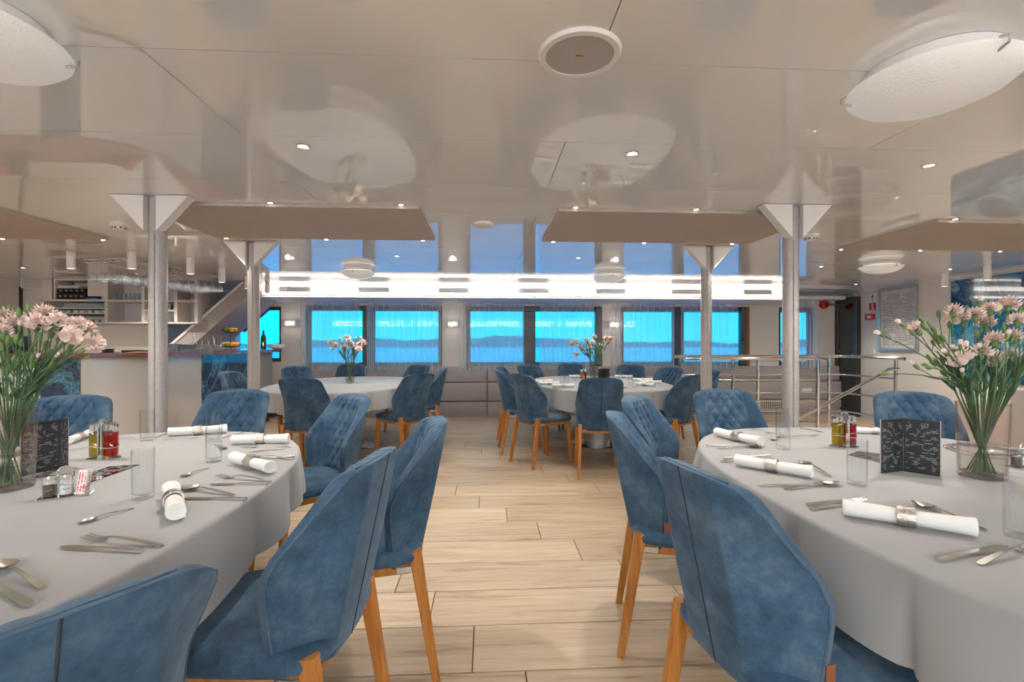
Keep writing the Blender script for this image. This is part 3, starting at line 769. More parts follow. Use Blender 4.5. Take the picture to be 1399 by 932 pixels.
# ---- right wall: signs, notice, agate panel, switch
def on_right(px, py): return on_u(px, py, UR)
def rbox(name, px0, py0, px1, py1, th, mat, bev=0, label=None, cat=None, parent=None):
    a = on_right(px0, (py0 + py1) / 2); c = on_right(px1, (py0 + py1) / 2); m_ = on_right((px0 + px1) / 2, py0); n_ = on_right((px0 + px1) / 2, py1)
    return (UR, (a.y + c.y) / 2, (m_.z + n_.z) / 2), abs(a.y - c.y) / 2, abs(m_.z - n_.z) / 2
loc, hw, hh = rbox('', 1202, 392.5, 1255, 480, .02, None)
t = empty('framed_notice', loc)
q = MB(); fw = .035
q.box((-.03, -hw, hh - fw), (0, hw, hh)); q.box((-.03, -hw, -hh), (0, hw, -hh + fw)); q.box((-.03, -hw, -hh + fw), (0, -hw + fw, hh - fw)); q.box((-.03, hw - fw, -hh + fw), (0, hw, hh - fw))
q.build('picture_frame', M['aluminium'], t, smooth=0)
q = MB(); q.box((-.012, -hw + fw, -hh + fw), (-.001, hw - fw, hh - fw)); q.build('printed_sheet', M['poster'], t, smooth=0)
tag(t, 'silver framed printed notice on the right wall', 'notice')
def sign(px0, py0, px1, py1, mat, label, marks):
    loc, hw, hh = rbox('', px0, py0, px1, py1, .01, None)
    t = empty('safety_sign', loc); q = MB(); q.box((-.006, -hw, -hh), (-.001, hw, hh)); q.build('plate', mat, t, smooth=0)
    for pts, mt in marks:
        q = MB(); q.prism([(-.0065, -y * hw, z * hh) for y, z in pts], (-.001, 0, 0)); q.build('mark', mt, t, smooth=0)
    return tag(t, label, 'sign', 'wall safety signs')
arrow = [(-.1, -.7), (-.1, .1), (-.45, .1), (0, .75), (.45, .1), (.1, .1), (.1, -.7)]
sign(1188, 401, 1197, 413, M['paper'], 'white sign with a red upward arrow, uppermost beside the dark door', [(arrow, M['red'])])
sign(1188, 414, 1197, 424, M['red'], 'red square sign with white figure, under the arrow sign', [([(-.15, -.7), (-.15, .3), (.15, .3), (.15, -.7)], M['paper']), ([(-.3, .4), (-.3, .7), (.3, .7), (.3, .4)], M['paper']), ([(-.5, -.75), (-.5, -.55), (.5, -.55), (.5, -.75)], M['paper'])])
loc, hw, hh = rbox('', 1185, 429, 1196, 437, .01, None)
t = empty('fire_call_point', loc); q = MB(); q.box((-.05, -hw, -hh), (-.001, hw, hh), bev=.006); q.build('housing', M['red'], t, smooth=0)
q = MB(); q.box((-.054, -hw * .6, -hh * .5), (-.05, hw * .3, hh * .4)); q.build('press_plate', M['paper'], t, smooth=0)
tag(t, 'red fire call point below the signs by the dark door', 'call point')
loc, hw, hh = rbox('', 1190, 477, 1197, 484, .01, None)
t = empty('light_switch', loc); q = MB(); q.box((-.012, -hw, -hh), (-.001, hw, hh), bev=.003); q.build('plate', M['white'], t, smooth=0)
q = MB(); q.box((-.018, -hw * .6, -hh * .6), (-.012, hw * .6, hh * .6)); q.build('rocker', M['paper'], t, smooth=0)
tag(t, 'white light switch right of the dark door', 'switch')
a = on_right(1301, 470); 
mb = MB(); mb.box((UR - .02, 2.2, .75), (UR - .001, a.y, ZC - .04)); o = mb.build('agate_panel', M['agate2'], smooth=0)
tag(o, 'large glossy blue agate print panel on the right wall', 'wall panel')
mb = MB(); mb.box((UR - .45, 2.6, .0), (UR - .03, 5.05, .72)); 
tag(mb.build('sideboard', M['wallgrey'], smooth=0), 'low grey sideboard under the blue agate wall panel', 'sideboard')
# red alarm bell on a grey pipe
p = on_v(1124, 416.5, VF); t = empty('fire_alarm_bell', (p.x, VF, p.z))
q = MB(); q.lathe([(0, 0), (.072, 0), (.08, .03), (.07, .07), (.03, .085), (0, .085)], 28); o = q.build('gong', M['red'], t); o.rotation_euler = (pi / 2, 0, 0)
q = MB(); q.tube([(.06, -.05, .0), (.21, -.05, .0)], .02); q.build('pipe', M['aluminium'], t)
q = MB(); q.lathe([(0, .085), (.025, .085), (.02, .1), (0, .1)], 16); o = q.build('boss', M['black'], t); o.rotation_euler = (pi / 2, 0, 0)
tag(t, 'red round alarm bell with grey pipe beside the dark door', 'alarm bell')

# ---- stainless stair railing
t = empty('stair_railing', (3.2, 6.12, 0))
def R_(p): return (p[0] - 3.2, p[1] - 6.12, p[2])
def rtube(name, pts, r): q = MB(); q.tube([R_(p) for p in pts], r, 10); return q.build(name, M['steel'], t)
rz = 1.04
FRv, RRv = 6.10, 7.15
rtube('handrail', [(2.62, 6.18, rz), (2.75, FRv, rz), (3.22, FRv, rz), (4.38, FRv, rz), (4.5, FRv + .02, rz - .03)], .024)
rtube('handrail', [(2.85, RRv, rz), (4.17, RRv, rz), (5.25, RRv, rz), (5.42, 7.1, rz), (5.5, 6.95, rz), (5.52, 6.18, rz), (5.56, 6.08, rz - .01)], .024)
for (u, v) in ((3.22, FRv), (4.37, FRv), (2.95, RRv), (4.17, RRv), (5.3, RRv), (5.52, 6.18)):
    rtube('upright', [(u, v, 0), (u, v, rz - .01)], .024)
for z in (.76, .48, .2):
    rtube('crossbar', [(3.0, FRv + .18, z), (3.04, FRv + .03, z), (3.2, FRv, z), (4.37, FRv, z)], .014)
    rtube('crossbar', [(2.95, RRv, z), (5.2, RRv, z), (5.42, 7.1, z), (5.5, 6.95, z), (5.52, 6.18, z)], .014)
rtube('stair_rail', [(5.52, 6.14, .9), (5.38, 6.12, .89), (5.25, 6.1, .83), (4.1, 6.1, .24), (3.7, 6.1, .035)], .022)
tag(t, 'polished stainless steel stair railing behind the right near table', 'railing')
# ================================================================== THE BAR
bar = empty('bar_counter', (-4.2, 5.2, 0)); BO = Vector((-4.2, 5.2, 0))
ZB = 1.145
def bar_path(v_front, u_side, rad, u_from=UL + .02, v_to=7.95, n=10):
    pts = [(u_from, v_front)]
    for i in range(n + 1):
        a = -pi / 2 + pi / 2 * i / n
        pts.append((u_side - rad + rad * cos(a), v_front + rad + rad * sin(a)))
    pts.append((u_side, v_to)); return pts
def wall_strip(q, pts, th, z0, z1):
    """vertical slab that follows pts (outer side), th thick inwards (left/back)"""
    n = len(pts); out = []; inn = []
    for i, p in enumerate(pts):
        a = Vector((*pts[max(i - 1, 0)], 0)); b_ = Vector((*pts[min(i + 1, n - 1)], 0)); d = (b_ - a).normalized()
        nrm = Vector((-d.y, d.x, 0))
        out.append(Vector((*p, 0)) - BO); inn.append(Vector((*p, 0)) + nrm * th - BO)
    def V(p, z): return q.bm.verts.new((p.x, p.y, z))
    rows = [[V(p, z0) for p in out], [V(p, z1) for p in out], [V(p, z1) for p in inn], [V(p, z0) for p in inn]]
    for k in range(4):
        a, b_ = rows[k], rows[(k + 1) % 4]
        for i in range(n - 1): q.bm.faces.new((a[i], a[i + 1], b_[i + 1], b_[i]))
    q.bm.faces.new([r[0] for r in rows]); q.bm.faces.new([r[-1] for r in rows][::-1])
q = MB(); wall_strip(q, bar_path(4.62, -3.30, .45), .55, ZB - .045, ZB); q.build('countertop', M['wood_counter'], bar)
body = bar_path(4.76, -3.44, .40)
corner = body[1:-1]
def panel(pts, mat, th=.05, z1=ZB - .047): q = MB(); wall_strip(q, pts, th, .06, z1); return q.build('front_panel', mat, bar)
panel([(UL + .05, 4.76), (-4.2, 4.76)], M['barwhite'])
panel([(-4.198, 4.755), (-3.842, 4.755)], M['agate'])
panel([(-3.838, 4.76)] + corner[1:] , M['barwhite'])
panel([(-3.44, 5.165), (-3.44, 6.0)], M['barwhite'])
panel([(-3.435, 6.004), (-3.435, 7.2)], M['agate'])
panel([(-3.44, 7.204), (-3.44, 7.93)], M['wallgrey'])
q = MB(); wall_strip(q, bar_path(4.82, -3.5, .36), .05, 0, .06); q.build('plinth', M['black'], bar)
tag(bar, 'curved bar counter with dark varnished wooden top and glossy pale and blue agate front panels', 'bar counter')

# ---- back-bar shelf unit on the wall
V0 = 6.88; V1 = VBAR - .016
def bx(px): return ua(px, V0)
def bzv(py, px=170): return on_v(px, py, V0).z
sh = empty('back_bar_shelf', (bx(170), V0, 0)); SO = Vector((bx(170), V0, 0))
def sbox(name, u0, u1, z0, z1, v0=V0, v1=V1, mat='wall'):
    q = MB(); q.box((u0 - SO.x, v0 - SO.y, z0), (u1 - SO.x, v1 - SO.y, z1)); return q.build(name, M[mat], sh, smooth=0)
zt, zb = ZC - .002, bzv(442)
sbox('back_panel', bx(60), bx(268), zb, zt, VBAR - .014, VBAR - .004)
sbox('cabinet_box', UL + .45, bx(73), bzv(409.5), zt)                     # closed box with the vent
for px in (73.5, 145, 195.5, 240, 268): sbox('divider', bx(px) - .02, bx(px) + .02, zb if px > 100 else bzv(409), zt)
sbox('divider', bx(60) - .02, bx(60), zb, bzv(412))
sbox('shelf', bx(60), bx(145) - .02, bzv(412), bzv(409.5))
sbox('shelf', bx(73.5) + .02, bx(118), bzv(383.5), zt); sbox('panel_front', bx(118), bx(145) - .02, bzv(405), zt, V0 + .02, V0 + .05)
for py in (421.5, 428.5, 435.5, 441.5): sbox('shelf', bx(60), bx(145) - .02, bzv(py) - .008, bzv(py) + .008)
for (a, c, pys) in ((145, 195.5, (411, 441)), (195.5, 240, (411, 424, 441)), (240, 268, (411, 441))):
    for py in pys: sbox('shelf', bx(a) + .02, bx(c) - .02, bzv(py) - .012, bzv(py) + .012)
    sbox('shelf', bx(a) + .02, bx(c) - .02, bzv(383), zt)
tag(sh, 'pale wooden open shelf unit on the wall behind the bar', 'shelf')
o = vent((bx(44), V0 - .001, bzv(386, 44)), .27, .16, 'square grey air vent in the cabinet left of the bar shelves', nsl=6)
# things on the shelves
t = empty('audio_receiver', (bx(95), V0 + .02, bzv(409)))
for i, (z0, z1, w) in enumerate(((.0, .085, .195), (.09, .145, .185))):
    q = MB(); q.box((-w, 0, z0 + .004), (w, .26, z1), bev=.005); k = q.build('chassis', M['black'], t, smooth=0)
    for j in range(5): q = MB(); q.lathe([(0, 0), (.012, 0), (.012, .012), (0, .012)], 10); kk = q.build('knob', M['aluminium'], k, loc=(-w + .06 + j * .07, 0, (z0 + z1) / 2)); kk.rotation_euler = (pi / 2, 0, 0)
tag(t, 'stack of black audio equipment in the top left shelf niche', 'audio equipment')
q = MB(); q.box((-.14, .02, 0), (.13, .22, .045), bev=.018, seg=2); tag(q.build('paper_pile', M['paper'], loc=(bx(90), V0 + .02, bzv(409) + .148), rz=.1), 'pile of white papers on top of the audio equipment', 'papers')
q = MB(); q.box((-.02, 0, 0), (.13, .2, .018), bev=.003); tag(q.build('blue_folder', M['bluecloth'], loc=(bx(121), V0 - .03, bzv(409.4))), 'bright blue folder lying beside the audio equipment', 'folder')
q = MB(); q.box((-.03, 0, 0), (.03, .16, .05), bev=.008); tag(q.build('towel_pile', M['paper'], loc=(bx(139), V0 + .03, bzv(409.4))), 'small white folded towel on the shelf right of the folder', 'towel')
cup = MB(); cup.lathe([(0, .003), (.02, .003), (.03, .012), (.036, .055), (.0345, .055), (.028, .014), (0, .01)], 14); cup_me = cup.mesh('cup_body', M['ceramic'])
han = MB(); han.tube([(.034, 0, .045), (.05, 0, .042), (.052, 0, .028), (.046, 0, .018), (.031, 0, .018)], .004, 6); han_me = han.mesh('cup_handle', M['ceramic'])
def cupat(u, v, z, lb):
    c = empty('coffee_cup', (u, v, z), rnd.uniform(0, 6)); c.scale = (.85, .85, .66); link('cup_body', cup_me, c); link('handle', han_me, c)
    tag(c, lb, 'cup', 'white cups behind the bar')
for py, n in ((428.5, 8), (441.5, 8)):
    for i in range(n): cupat(bx(70 + i * 9.6), V0 + .06, bzv(py) + .009, 'white cup behind the bar, %s from the left in the %s row' % (ORD[i], 'upper' if py < 430 else 'lower'))
q = MB(); q.box((-.26, 0, 0), (.26, .12, .008)); tag(q.build('teal_tray', M['teal'], loc=(bx(120), V0 - .01, bzv(421.5) + .0085)), 'teal tray on the top cup shelf', 'tray')
q = MB(); q.box((-.30, 0, 0), (.30, .12, .006)); tag(q.build('steel_tray', M['steel'], loc=(bx(110), V0 - .01, bzv(435.5) + .0085)), 'flat steel tray between the two cup rows', 'tray')
tum = MB(); tum.lathe([(0, .0), (.024, .0), (.03, .10), (.028, .10), (.0225, .01), (0, .01)], 14); tum_me = tum.mesh('bar_tumbler', M['glass'])
for i in range(7):
    for j in range(2):
        tag(link('bar_tumbler', tum_me, None, (bx(152.5 + i * 6.1), V0 + .06 + j * .09, bzv(411) + .0125)), 'clear tumbler on the shelf behind the hanging glasses, %s from the left, %s row' % (ORD[i], ('front', 'rear')[j]), 'glass', 'tumblers behind the bar')
bot = MB(); bot.lathe([(0, 0), (.035, 0), (.035, .15), (.03, .18), (.013, .205), (.013, .26), (0, .26)], 14); bot_me = bot.mesh('bar_bottle', M['champ'])
for i, (px, col) in enumerate(((229.5, 'a'), (234, 'b'), (238, 'c'))):
    o = link('bar_bottle', bot_me, None, (bx(px), V0 + .08, bzv(424) + .0125)); o.scale = (.4, .4, .36)
    tag(o, 'dark bottle on the shelf right of the nearer left post, %s of three' % ('left', 'middle', 'right')[i], 'bottle', 'bottles behind the bar')
for i in range(2):
    tag(link('bar_tumbler', tum_me, None, (bx(227.5 + i * 6.5), V0 + .06, bzv(441) + .0125)), 'clear tumbler on the lowest shelf right of the post, %s from the left' % ORD[i], 'glass', 'tumblers on the lowest shelf')

# ---- dark doorway left of the shelves
p = on_v(24, 392, VBAR - .01)
q = MB(); q.box((UL + .01, VBAR - .05, 0), (p.x, VBAR - .001, p.z)); d2 = struct(q.build('door_2', M['darkdoor'], smooth=0))
q = MB(); q.box((p.x - .1, VBAR - .07, 0), (p.x, VBAR - .05, p.z)); q.build('door_jamb', M['brownframe'], d2, smooth=0)

# ---- sloping stair casing over the end of the bar
st = empty('stair_casing', (-4.0, 7.3, ZB))
q = MB()
P = [on_v(px, py, 7.0) for px, py in ((232, 470), (331, 383.5), (349, 383.5), (349, 396), (264, 471))]
q.prism([(p.x + 4.0, 7.0 - 7.3, min(p.z, ZC - .004) - ZB) for p in P], (0, .9, 0)); q.build('casing', M['wallgrey'], st, smooth=0)
P2 = [on_v(px, py, 6.99) for px, py in ((232, 470), (331, 383.5), (334, 386), (235, 472))]
q = MB(); q.prism([(p.x + 4.0, 6.985 - 7.3, min(p.z, ZC - .004) - ZB) for p in P2], (0, .014, 0)); q.build('edge_trim', M['cream'], st, smooth=0)
tag(st, 'grey sloping underside of a staircase above the bar end', 'staircase')

# ---- hanging wine glass rack
g0 = Vector((-3.86, 5.05, 2.07)); g1 = Vector((-3.52, 6.32, 2.07))
rk = empty('glass_rack', ((g0 + g1) / 2)); RO = (g0 + g1) / 2
ax = (g1 - g0).normalized(); sd_ = Vector((ax.y, -ax.x, 0))
for k in range(-2, 4):
    q = MB(); q.tube([g0 + sd_ * (k - .5) * .1 - RO, g1 + sd_ * (k - .5) * .1 - RO], .006, 8); q.build('rail', M['chrome'], rk)
for s_ in (0.02, .5, .98):
    c = g0.lerp(g1, s_)
    q = MB(); q.tube([c - sd_ * .27 + Vector((0, 0, .022)) - RO, c + sd_ * .27 + Vector((0, 0, .022)) - RO], .007, 8); q.build('crossbar', M['chrome'], rk)
    for e_ in (-.2, .2):
        q = MB(); q.tube([c + sd_ * e_ + Vector((0, 0, .022)) - RO, c + sd_ * e_ + Vector((0, 0, .049)) - RO], .006, 8); q.build('hanger', M['chrome'], rk)
tag(rk, 'chrome hanging glass rack under the ceiling over the bar', 'glass rack')
wg = MB(); wg.lathe([(0, .012), (.033, .010), (.033, .007), (.005, .002), (.0035, -.02), (.0035, -.085), (.012, -.095), (.03, -.115), (.036, -.14), (.033, -.19), (.0315, -.19), (.0345, -.14), (.028, -.118), (.0, -.1)], 14)
wg_me = wg.mesh('wine_glass', M['crystal'])
for k in range(5):
    nn = 11
    for i in range(nn):
        c = g0.lerp(g1, (i + .5) / nn) + sd_ * (k - 2) * .1
        tag(link('wine_glass', wg_me, None, (c.x, c.y, c.z)), 'wine glass hanging over the bar, %s from the near end in the %s row' % (ORD[i], ('inmost', 'second inner', 'middle', 'second outer', 'outermost')[k]), 'wine glass', 'hanging wine glasses')

# ---- things on the bar top
def onbar(px, v=None, u=None):
    p = on_v(px, 470, v) if v is not None else on_u(px, 470, u)
    return Vector((p.x, p.y, ZB + .001))
car = MB(); car.lathe([(0, 0), (.042, 0), (.046, .01), (.044, .06), (.022, .13), (.02, .16), (.03, .2), (.028, .2), (.0185, .16), (.02, .13), (.042, .06), (.043, .012), (0, .008)], 20); car_me = car.mesh('carafe', M['glass'])
for i, (px, u) in enumerate(((266, -3.47), (274.5, -3.47), (283, -3.47), (291.5, -3.47), (300, -3.47))):
    p = onbar(px, u=u)
    tag(link('carafe', car_me, None, p), 'clear glass carafe on the bar top, %s of five' % ('leftmost', 'second from left', 'middle', 'second from right', 'rightmost')[i], 'carafe', 'carafes on the bar')
p = onbar(315, u=-3.55)
t = empty('fruit_stand', p)
q = MB(); q.tube([(0, 0, 0), (0, 0, .34)], .005); q.build('pole', M['black'], t)
for z, r_ in ((.035, .13), (.235, .105)):
    q = MB()
    for rr_, zz in ((r_, z + .05), (r_ * .8, z + .015), (r_ * .4, z)):
        q.tube([(rr_ * cos(a * pi / 10), rr_ * sin(a * pi / 10), zz) for a in range(21)], .004, 6)
    for k in range(10):
        a = k * pi / 5; q.tube([(r_ * .4 * cos(a), r_ * .4 * sin(a), z), (r_ * .8 * cos(a), r_ * .8 * sin(a), z + .015), (r_ * cos(a), r_ * sin(a), z + .05)], .003, 6)
    q.build('wire_basket', M['black'], t)
q = MB(); q.lathe([(0, 0), (.08, 0), (.08, .006), (0, .006)], 20); q.build('foot', M['black'], t)
tag(t, 'two tier black wire fruit stand on the bar', 'fruit stand')
fr = MB(); bmesh.ops.create_uvsphere(fr.bm, u_segments=14, v_segments=10, radius=.036)
fruit_me = {k: None for k in ('orange', 'lime', 'lemon')}
for k in fruit_me:
    f_ = MB(); bmesh.ops.create_uvsphere(f_.bm, u_segments=14, v_segments=10, radius=.038)
    for v_ in f_.bm.verts: v_.co.z *= .95 if k == 'orange' else 1.2; v_.co *= (1.0 if k == 'orange' else .82)
    fruit_me[k] = f_.mesh(k, M[k], 180)
fr.bm.free()
for z, r_, kinds in ((.075, .075, ('orange', 'orange', 'lemon', 'orange', 'lime', 'orange')), (.275, .055, ('orange', 'lime', 'orange', 'lime', 'lemon'))):
    n_ = len(kinds)
    order = sorted(range(n_), key=lambda i: cos(2 * pi * i / n_ + .4))
    for i, k in enumerate(kinds):
        a = 2 * pi * i / n_ + .4
        c = empty(k, (p.x + r_ * cos(a), p.y + r_ * sin(a), p.z + z), rnd.uniform(0, 6))
        link('peel', fruit_me[k], c); q = MB(); q.lathe([(0, .037), (.004, .036), (.005, .034)], 6); q.build('stalk', M['stem'], c)
        tag(c, '%s in the %s tier of the fruit stand, %s fruit from the left' % ({'orange': 'bright orange', 'lime': 'green lime', 'lemon': 'yellow lemon'}[k], 'lower' if z < .2 else 'upper', ORD[order.index(i)]), k, 'fruit on the bar')
p = onbar(236, u=-3.5); t = empty('bar_card', p, .25)
q = MB(); q.box((-.055, 0, 0), (.055, .006, .085)); q.build('card', M['menu'], t, smooth=0); q = MB(); q.box((-.05, .004, 0), (.05, .05, .006)); q.build('stand', M['black'], t, smooth=0)
tag(t, 'small black standing card on the bar right of the post', 'card')
p = onbar(188, v=5.0); t = empty('serving_tongs', p, .1)
q = MB(); q.tube([(-.14, 0, .01), (0, .01, .016), (.13, .035, .01)], [.012, .008, .006]); q.tube([(-.14, 0, .01), (0, -.01, .016), (.13, -.035, .01)], [.012, .008, .006]); q.build('arm', M['black'], t)
tag(t, 'black tongs lying on the bar left of the post', 'tongs')
p = onbar(146, v=4.9); t = empty('ashtray_stack', p)
for i in range(3): q = MB(); q.lathe([(0, i * .013), (.05, i * .013), (.06, i * .013 + .011), (.048, i * .013 + .008), (0, i * .013 + .006)], 20, (.0, 0, 0)); q.build('dish', M['black'], t)
tag(t, 'low stack of small black dishes on the bar', 'dishes')
p = onbar(22, v=5.15); t = empty('coffee_machine', p)
q = MB(); q.box((-.16, -.1, 0), (.06, .1, .17), bev=.02, seg=2); q.build('body', M['black'], t); q = MB(); q.box((-.1, -.11, .09), (.04, -.1, .16), bev=.004); q.build('front', M['red'], t)
tag(t, 'small black and red appliance on the bar behind the left bouquet', 'appliance')
p = on_v(360, 476, 7.75); p.z = ZB + .001
o = link('champagne_bottle', bot_me, None, (p.x, p.y, p.z)); o.scale = (1.15, 1.15, 1.15); tag(o, 'green champagne bottle on the far end of the bar', 'bottle')
q = MB(); q.lathe([(0, 0), (.05, 0), (.11, .03), (.125, .08), (.118, .08), (.1, .035), (0, .008)], 24); tag(q.build('punch_bowl', M['ceramic'], loc=(p.x + .21, p.y, p.z)), 'decorated bowl at the far end of the bar by the window', 'bowl')
# ================================================================== CHAIRS
def lerp_tab(tab, t):
    for (a, x), (b_, y) in zip(tab, tab[1:]):
        if t <= b_:
            k = (t - a) / (b_ - a); return x + (y - x) * k
    return tab[-1][1]
WID = [(0, .200), (.40, .221), (.50, .224), (.60, .219), (1, .194)]
WNG = [(0, .085), (.40, .142), (.50, .150), (.60, .136), (.97, .02), (1, .015)]
ZB0, ZB1 = .435, .93
def back_pt(s, t, off):
    """outer back surface of the backrest; off>0 goes forward through the pad"""
    w = lerp_tab(WID, t)
    if t > .9:
        k = (t - .9) / .1; w -= .05 * (1 - sqrt(max(0, 1 - k * k)))
    a = abs(s)
    x = w * s
    if a > .5: x = w * (s / a) * (.5 + (a - .5) * .98)
    z = ZB0 + (ZB1 - ZB0) * t
    if t > .0: z -= .012 * a ** 3 * t
    y = .215 + .105 * t - .035 * (1 - t) ** 2 * 0
    y -= .018 * a * a
    if a > .5: y -= lerp_tab(WNG, t) * ((a - .5) / .5) ** 1.12
    return Vector((x, y - off, z))
def quilt(s, t):
    w = .24; x = w * s; z = t * .5
    a = abs(s)
    d = 0.0
    if a < .60 and t > .12:
        p = abs(sin(pi * (x / .074 + z / .10))); q_ = abs(sin(pi * (x / .074 - z / .10)))
        d = .019 * (min(p, q_) ** .55)
        d *= min(1, (.60 - a) / .05) * min(1, (t - .12) / .05)
    if .6 <= a < .66: d -= .004
    return d
def pad_th(s, t):
    es = 1 - abs(s) ** 10; et = min(1, (1 - t) / .05) if t > .95 else 1
    eb = min(1, t / .04) if t < .04 else 1
    return .058 * sqrt(max(0.0, es)) * sqrt(max(0, 1 - (1 - et) ** 2)) * sqrt(max(0, 1 - (1 - eb) ** 2)) + .002
q = MB(); NU, NV = 72, 72
Va = q.grid(lambda i, j: back_pt(2 * i - 1, j, 0), NU, NV)
def front_pt(i, j):
    s = 2 * i - 1; th = pad_th(s, j); k = th / .06
    return back_pt(s * .995, j, th + quilt(s, j) * k)
Vb = q.grid(front_pt, NU, NV)
for a, b_ in ((Va[0], Vb[0]), (Va[-1], Vb[-1]), ([r[0] for r in Va], [r[0] for r in Vb]), ([r[-1] for r in Va], [r[-1] for r in Vb])):
    for i in range(len(a) - 1):
        try: q.bm.faces.new((a[i], a[i + 1], b_[i + 1], b_[i]))
        except ValueError: pass
back_me = q.mesh('backrest', M['velvet'], 180)
q = MB(); q.tube([back_pt(0, t / 20, -.0005) for t in range(0, 21)], .002, 6); seam_me = q.mesh('seam', M['gasket'], 180)
q = MB()
for sg in (-1, 1):
    q.tube([back_pt(sg * .985, t / 20, .004) + Vector((sg * .001, 0, 0)) for t in range(0, 20)], .0035, 6)
q.tube([back_pt(s / 10, .992, .02) + Vector((0, 0, .0)) for s in range(-8, 9)], .0035, 6)
piping_me = q.mesh('piping', M['velvet'], 180)
# seat cushion
def seat_fn(i, j):
    a = 2 * pi * i; n = 5.0
    c, s = cos(a), sin(a)
    rx = abs(c) ** (2 / n) * (1 if c >= 0 else -1); ry = abs(s) ** (2 / n) * (1 if s >= 0 else -1)
    prof = [(0, .512), (.5, .511), (.8, .507), (.93, .498), (.985, .485), (1.0, .470), (.985, .456), (.93, .448), (0.0, .447)]
    k = j * (len(prof) - 1); i0 = min(int(k), len(prof) - 2); f_ = k - i0
    r_ = prof[i0][0] * (1 - f_) + prof[i0 + 1][0] * f_; z = prof[i0][1] * (1 - f_) + prof[i0 + 1][1] * f_
    wx = .232 + .008 * (-ry)
    return Vector((rx * r_ * wx, -.015 + ry * r_ * .235, z))
q = MB(); q.grid(seat_fn, 56, 16, closeu=True); bmesh.ops.remove_doubles(q.bm, verts=q.bm.verts, dist=1e-5); seat_me = q.mesh('seat', M['velvet'], 180)
q = MB()
q.box((-.19, -.21, .412), (.19, -.188, .446), bev=.003); q.box((-.175, .168, .412), (.175, .192, .446), bev=.003)
for sg in (-1, 1): q.box((sg * .172, -.19, .412), (sg * .194, .17, .446), bev=.003)
apron_me = q.mesh('apron', M['wood'], 30)
legs_me = []
for sx in (-1, 1):
    q = MB(); q.bar((sx * .182, -.195, .445), (sx * .2, -.225, 0), .044, .036, .026, .024); legs_me.append(q.mesh('leg', M['wood'], 30))
    q = MB(); q.bar((sx * .185, .185, .49), (sx * .2, .262, 0), .034, .046, .024, .028); legs_me.append(q.mesh('leg', M['wood'], 30))
brk = []
for sx in (-1, 1):
    q = MB(); q.box((sx * .196, .12, .418), (sx * .2, .2, .44), bev=.001)
    for yy in (.135, .16, .185): q.tube([(sx * .2, yy, .429), (sx * .203, yy, .429)], .004, 8)
    brk.append(q.mesh('bracket', M['aluminium'], 30))
q = MB(); q.box((-.0015, -.012, -.02), (.0015, .012, .02), bev=.0005); tag_me = q.mesh('leather_tag', M['leather'], 0)
def chair(x, y, fx, fy, label, table, dist=0.0):
    """seat centre at x,y; faces (fx,fy)"""
    l_ = sqrt(fx * fx + fy * fy); fx /= l_; fy /= l_
    t = empty('dining_chair', (x + fx * dist, y + fy * dist, 0), atan2(fy, fx) + pi / 2)
    link('seat', seat_me, t); b_ = link('backrest', back_me, t); link('seam', seam_me, b_); link('piping', piping_me, b_)
    link('apron', apron_me, t)
    for m_ in legs_me: link('leg', m_, t)
    for m_ in brk: link('bracket', m_, t)
    p = back_pt(-1, .18, .01); link('leather_tag', tag_me, t, (p.x - .001, p.y - .008, p.z))
    return tag(t, label, 'chair', 'blue chairs around the %s table' % table)
T_ = .30; R_L = .25
NL, NR, FL, FR = 'near left', 'near right', 'far left', 'far right'
chair(-.48, .56, -.82, .57, 'blue velvet chair cut by the bottom left corner, backrest toward the viewer', NL, T_)
chair(-.285, 1.33, -.99, .12, 'large blue velvet chair with a vertical back seam, right side of the near left table', NL, T_)
chair(-.23, 1.93, -.98, -.21, 'blue chair seen edge on, half hidden behind the large chair at the near left table', NL, R_L)
chair(-.76, 2.9, -.72, -.69, 'blue quilted chair showing its front, rear right of the near left table', NL, T_)
chair(-1.62, 3.27, .05, -1, 'blue quilted chair at the far end of the near left table, facing the viewer', NL, T_)
chair(-2.43, 2.95, .45, -.89, 'blue quilted chair behind the left bouquet, before the white bar front', NL, T_)
chair(.49, 1.155, .98, .18, 'largest blue velvet chair, back toward the viewer, left side of the near right table', NR, T_)
chair(.59, 2.05, .96, -.25, 'blue chair half hidden behind the largest chair at the near right table', NR, R_L)
chair(.82, 2.70, .80, -.60, 'blue quilted chair beyond the half hidden one, rear left of the near right table', NR, T_)
chair(1.56, 3.12, -.05, -1, 'blue quilted chair at the far end of the near right table, beside the post', NR, T_)
chair(2.66, 2.88, -.45, -.89, 'blue quilted chair behind the standing menu card on the near right table', NR, T_)
chair(-1.68, 4.38, .06, 1, 'blue chair with its plain back toward us, near end of the far left table', FL, T_)
chair(-.65, 4.93, -.72, .70, 'blue chair at the right of the far left table, seat showing, nearer one', FL, T_)
chair(-.50, 5.98, -1, -.08, 'blue chair seen edge on at the right of the far left table, farther one', FL, T_)
chair(-.95, 7.1, -.55, -.83, 'blue chair at the far right corner of the far left table', FL, T_)
chair(-2.05, 7.45, .1, -1, 'blue chair behind the bouquet of the far left table', FL, T_)
chair(-2.62, 6.75, .6, -.8, 'blue quilted chair at the far left corner of the far left table', FL, T_)
chair(-2.86, 5.45, 1, -.1, 'blue chair left of the far left table, behind the farther post', FL, T_)
chair(1.04, 4.285, .12, .99, 'blue chair with plain back and centre seam, near end of the far right table', FR, R_L)
chair(.365, 4.83, .86, .5, 'blue chair with its seat showing, nearest on the left of the far right table', FR, R_L)
chair(.175, 5.5, 1, .05, 'blue chair second along the left side of the far right table', FR, R_L)
chair(.16, 6.37, .95, -.25, 'blue chair third along the left side of the far right table', FR, T_)
chair(.60, 7.08, .5, -.86, 'blue quilted chair at the far left corner of the far right table', FR, T_)
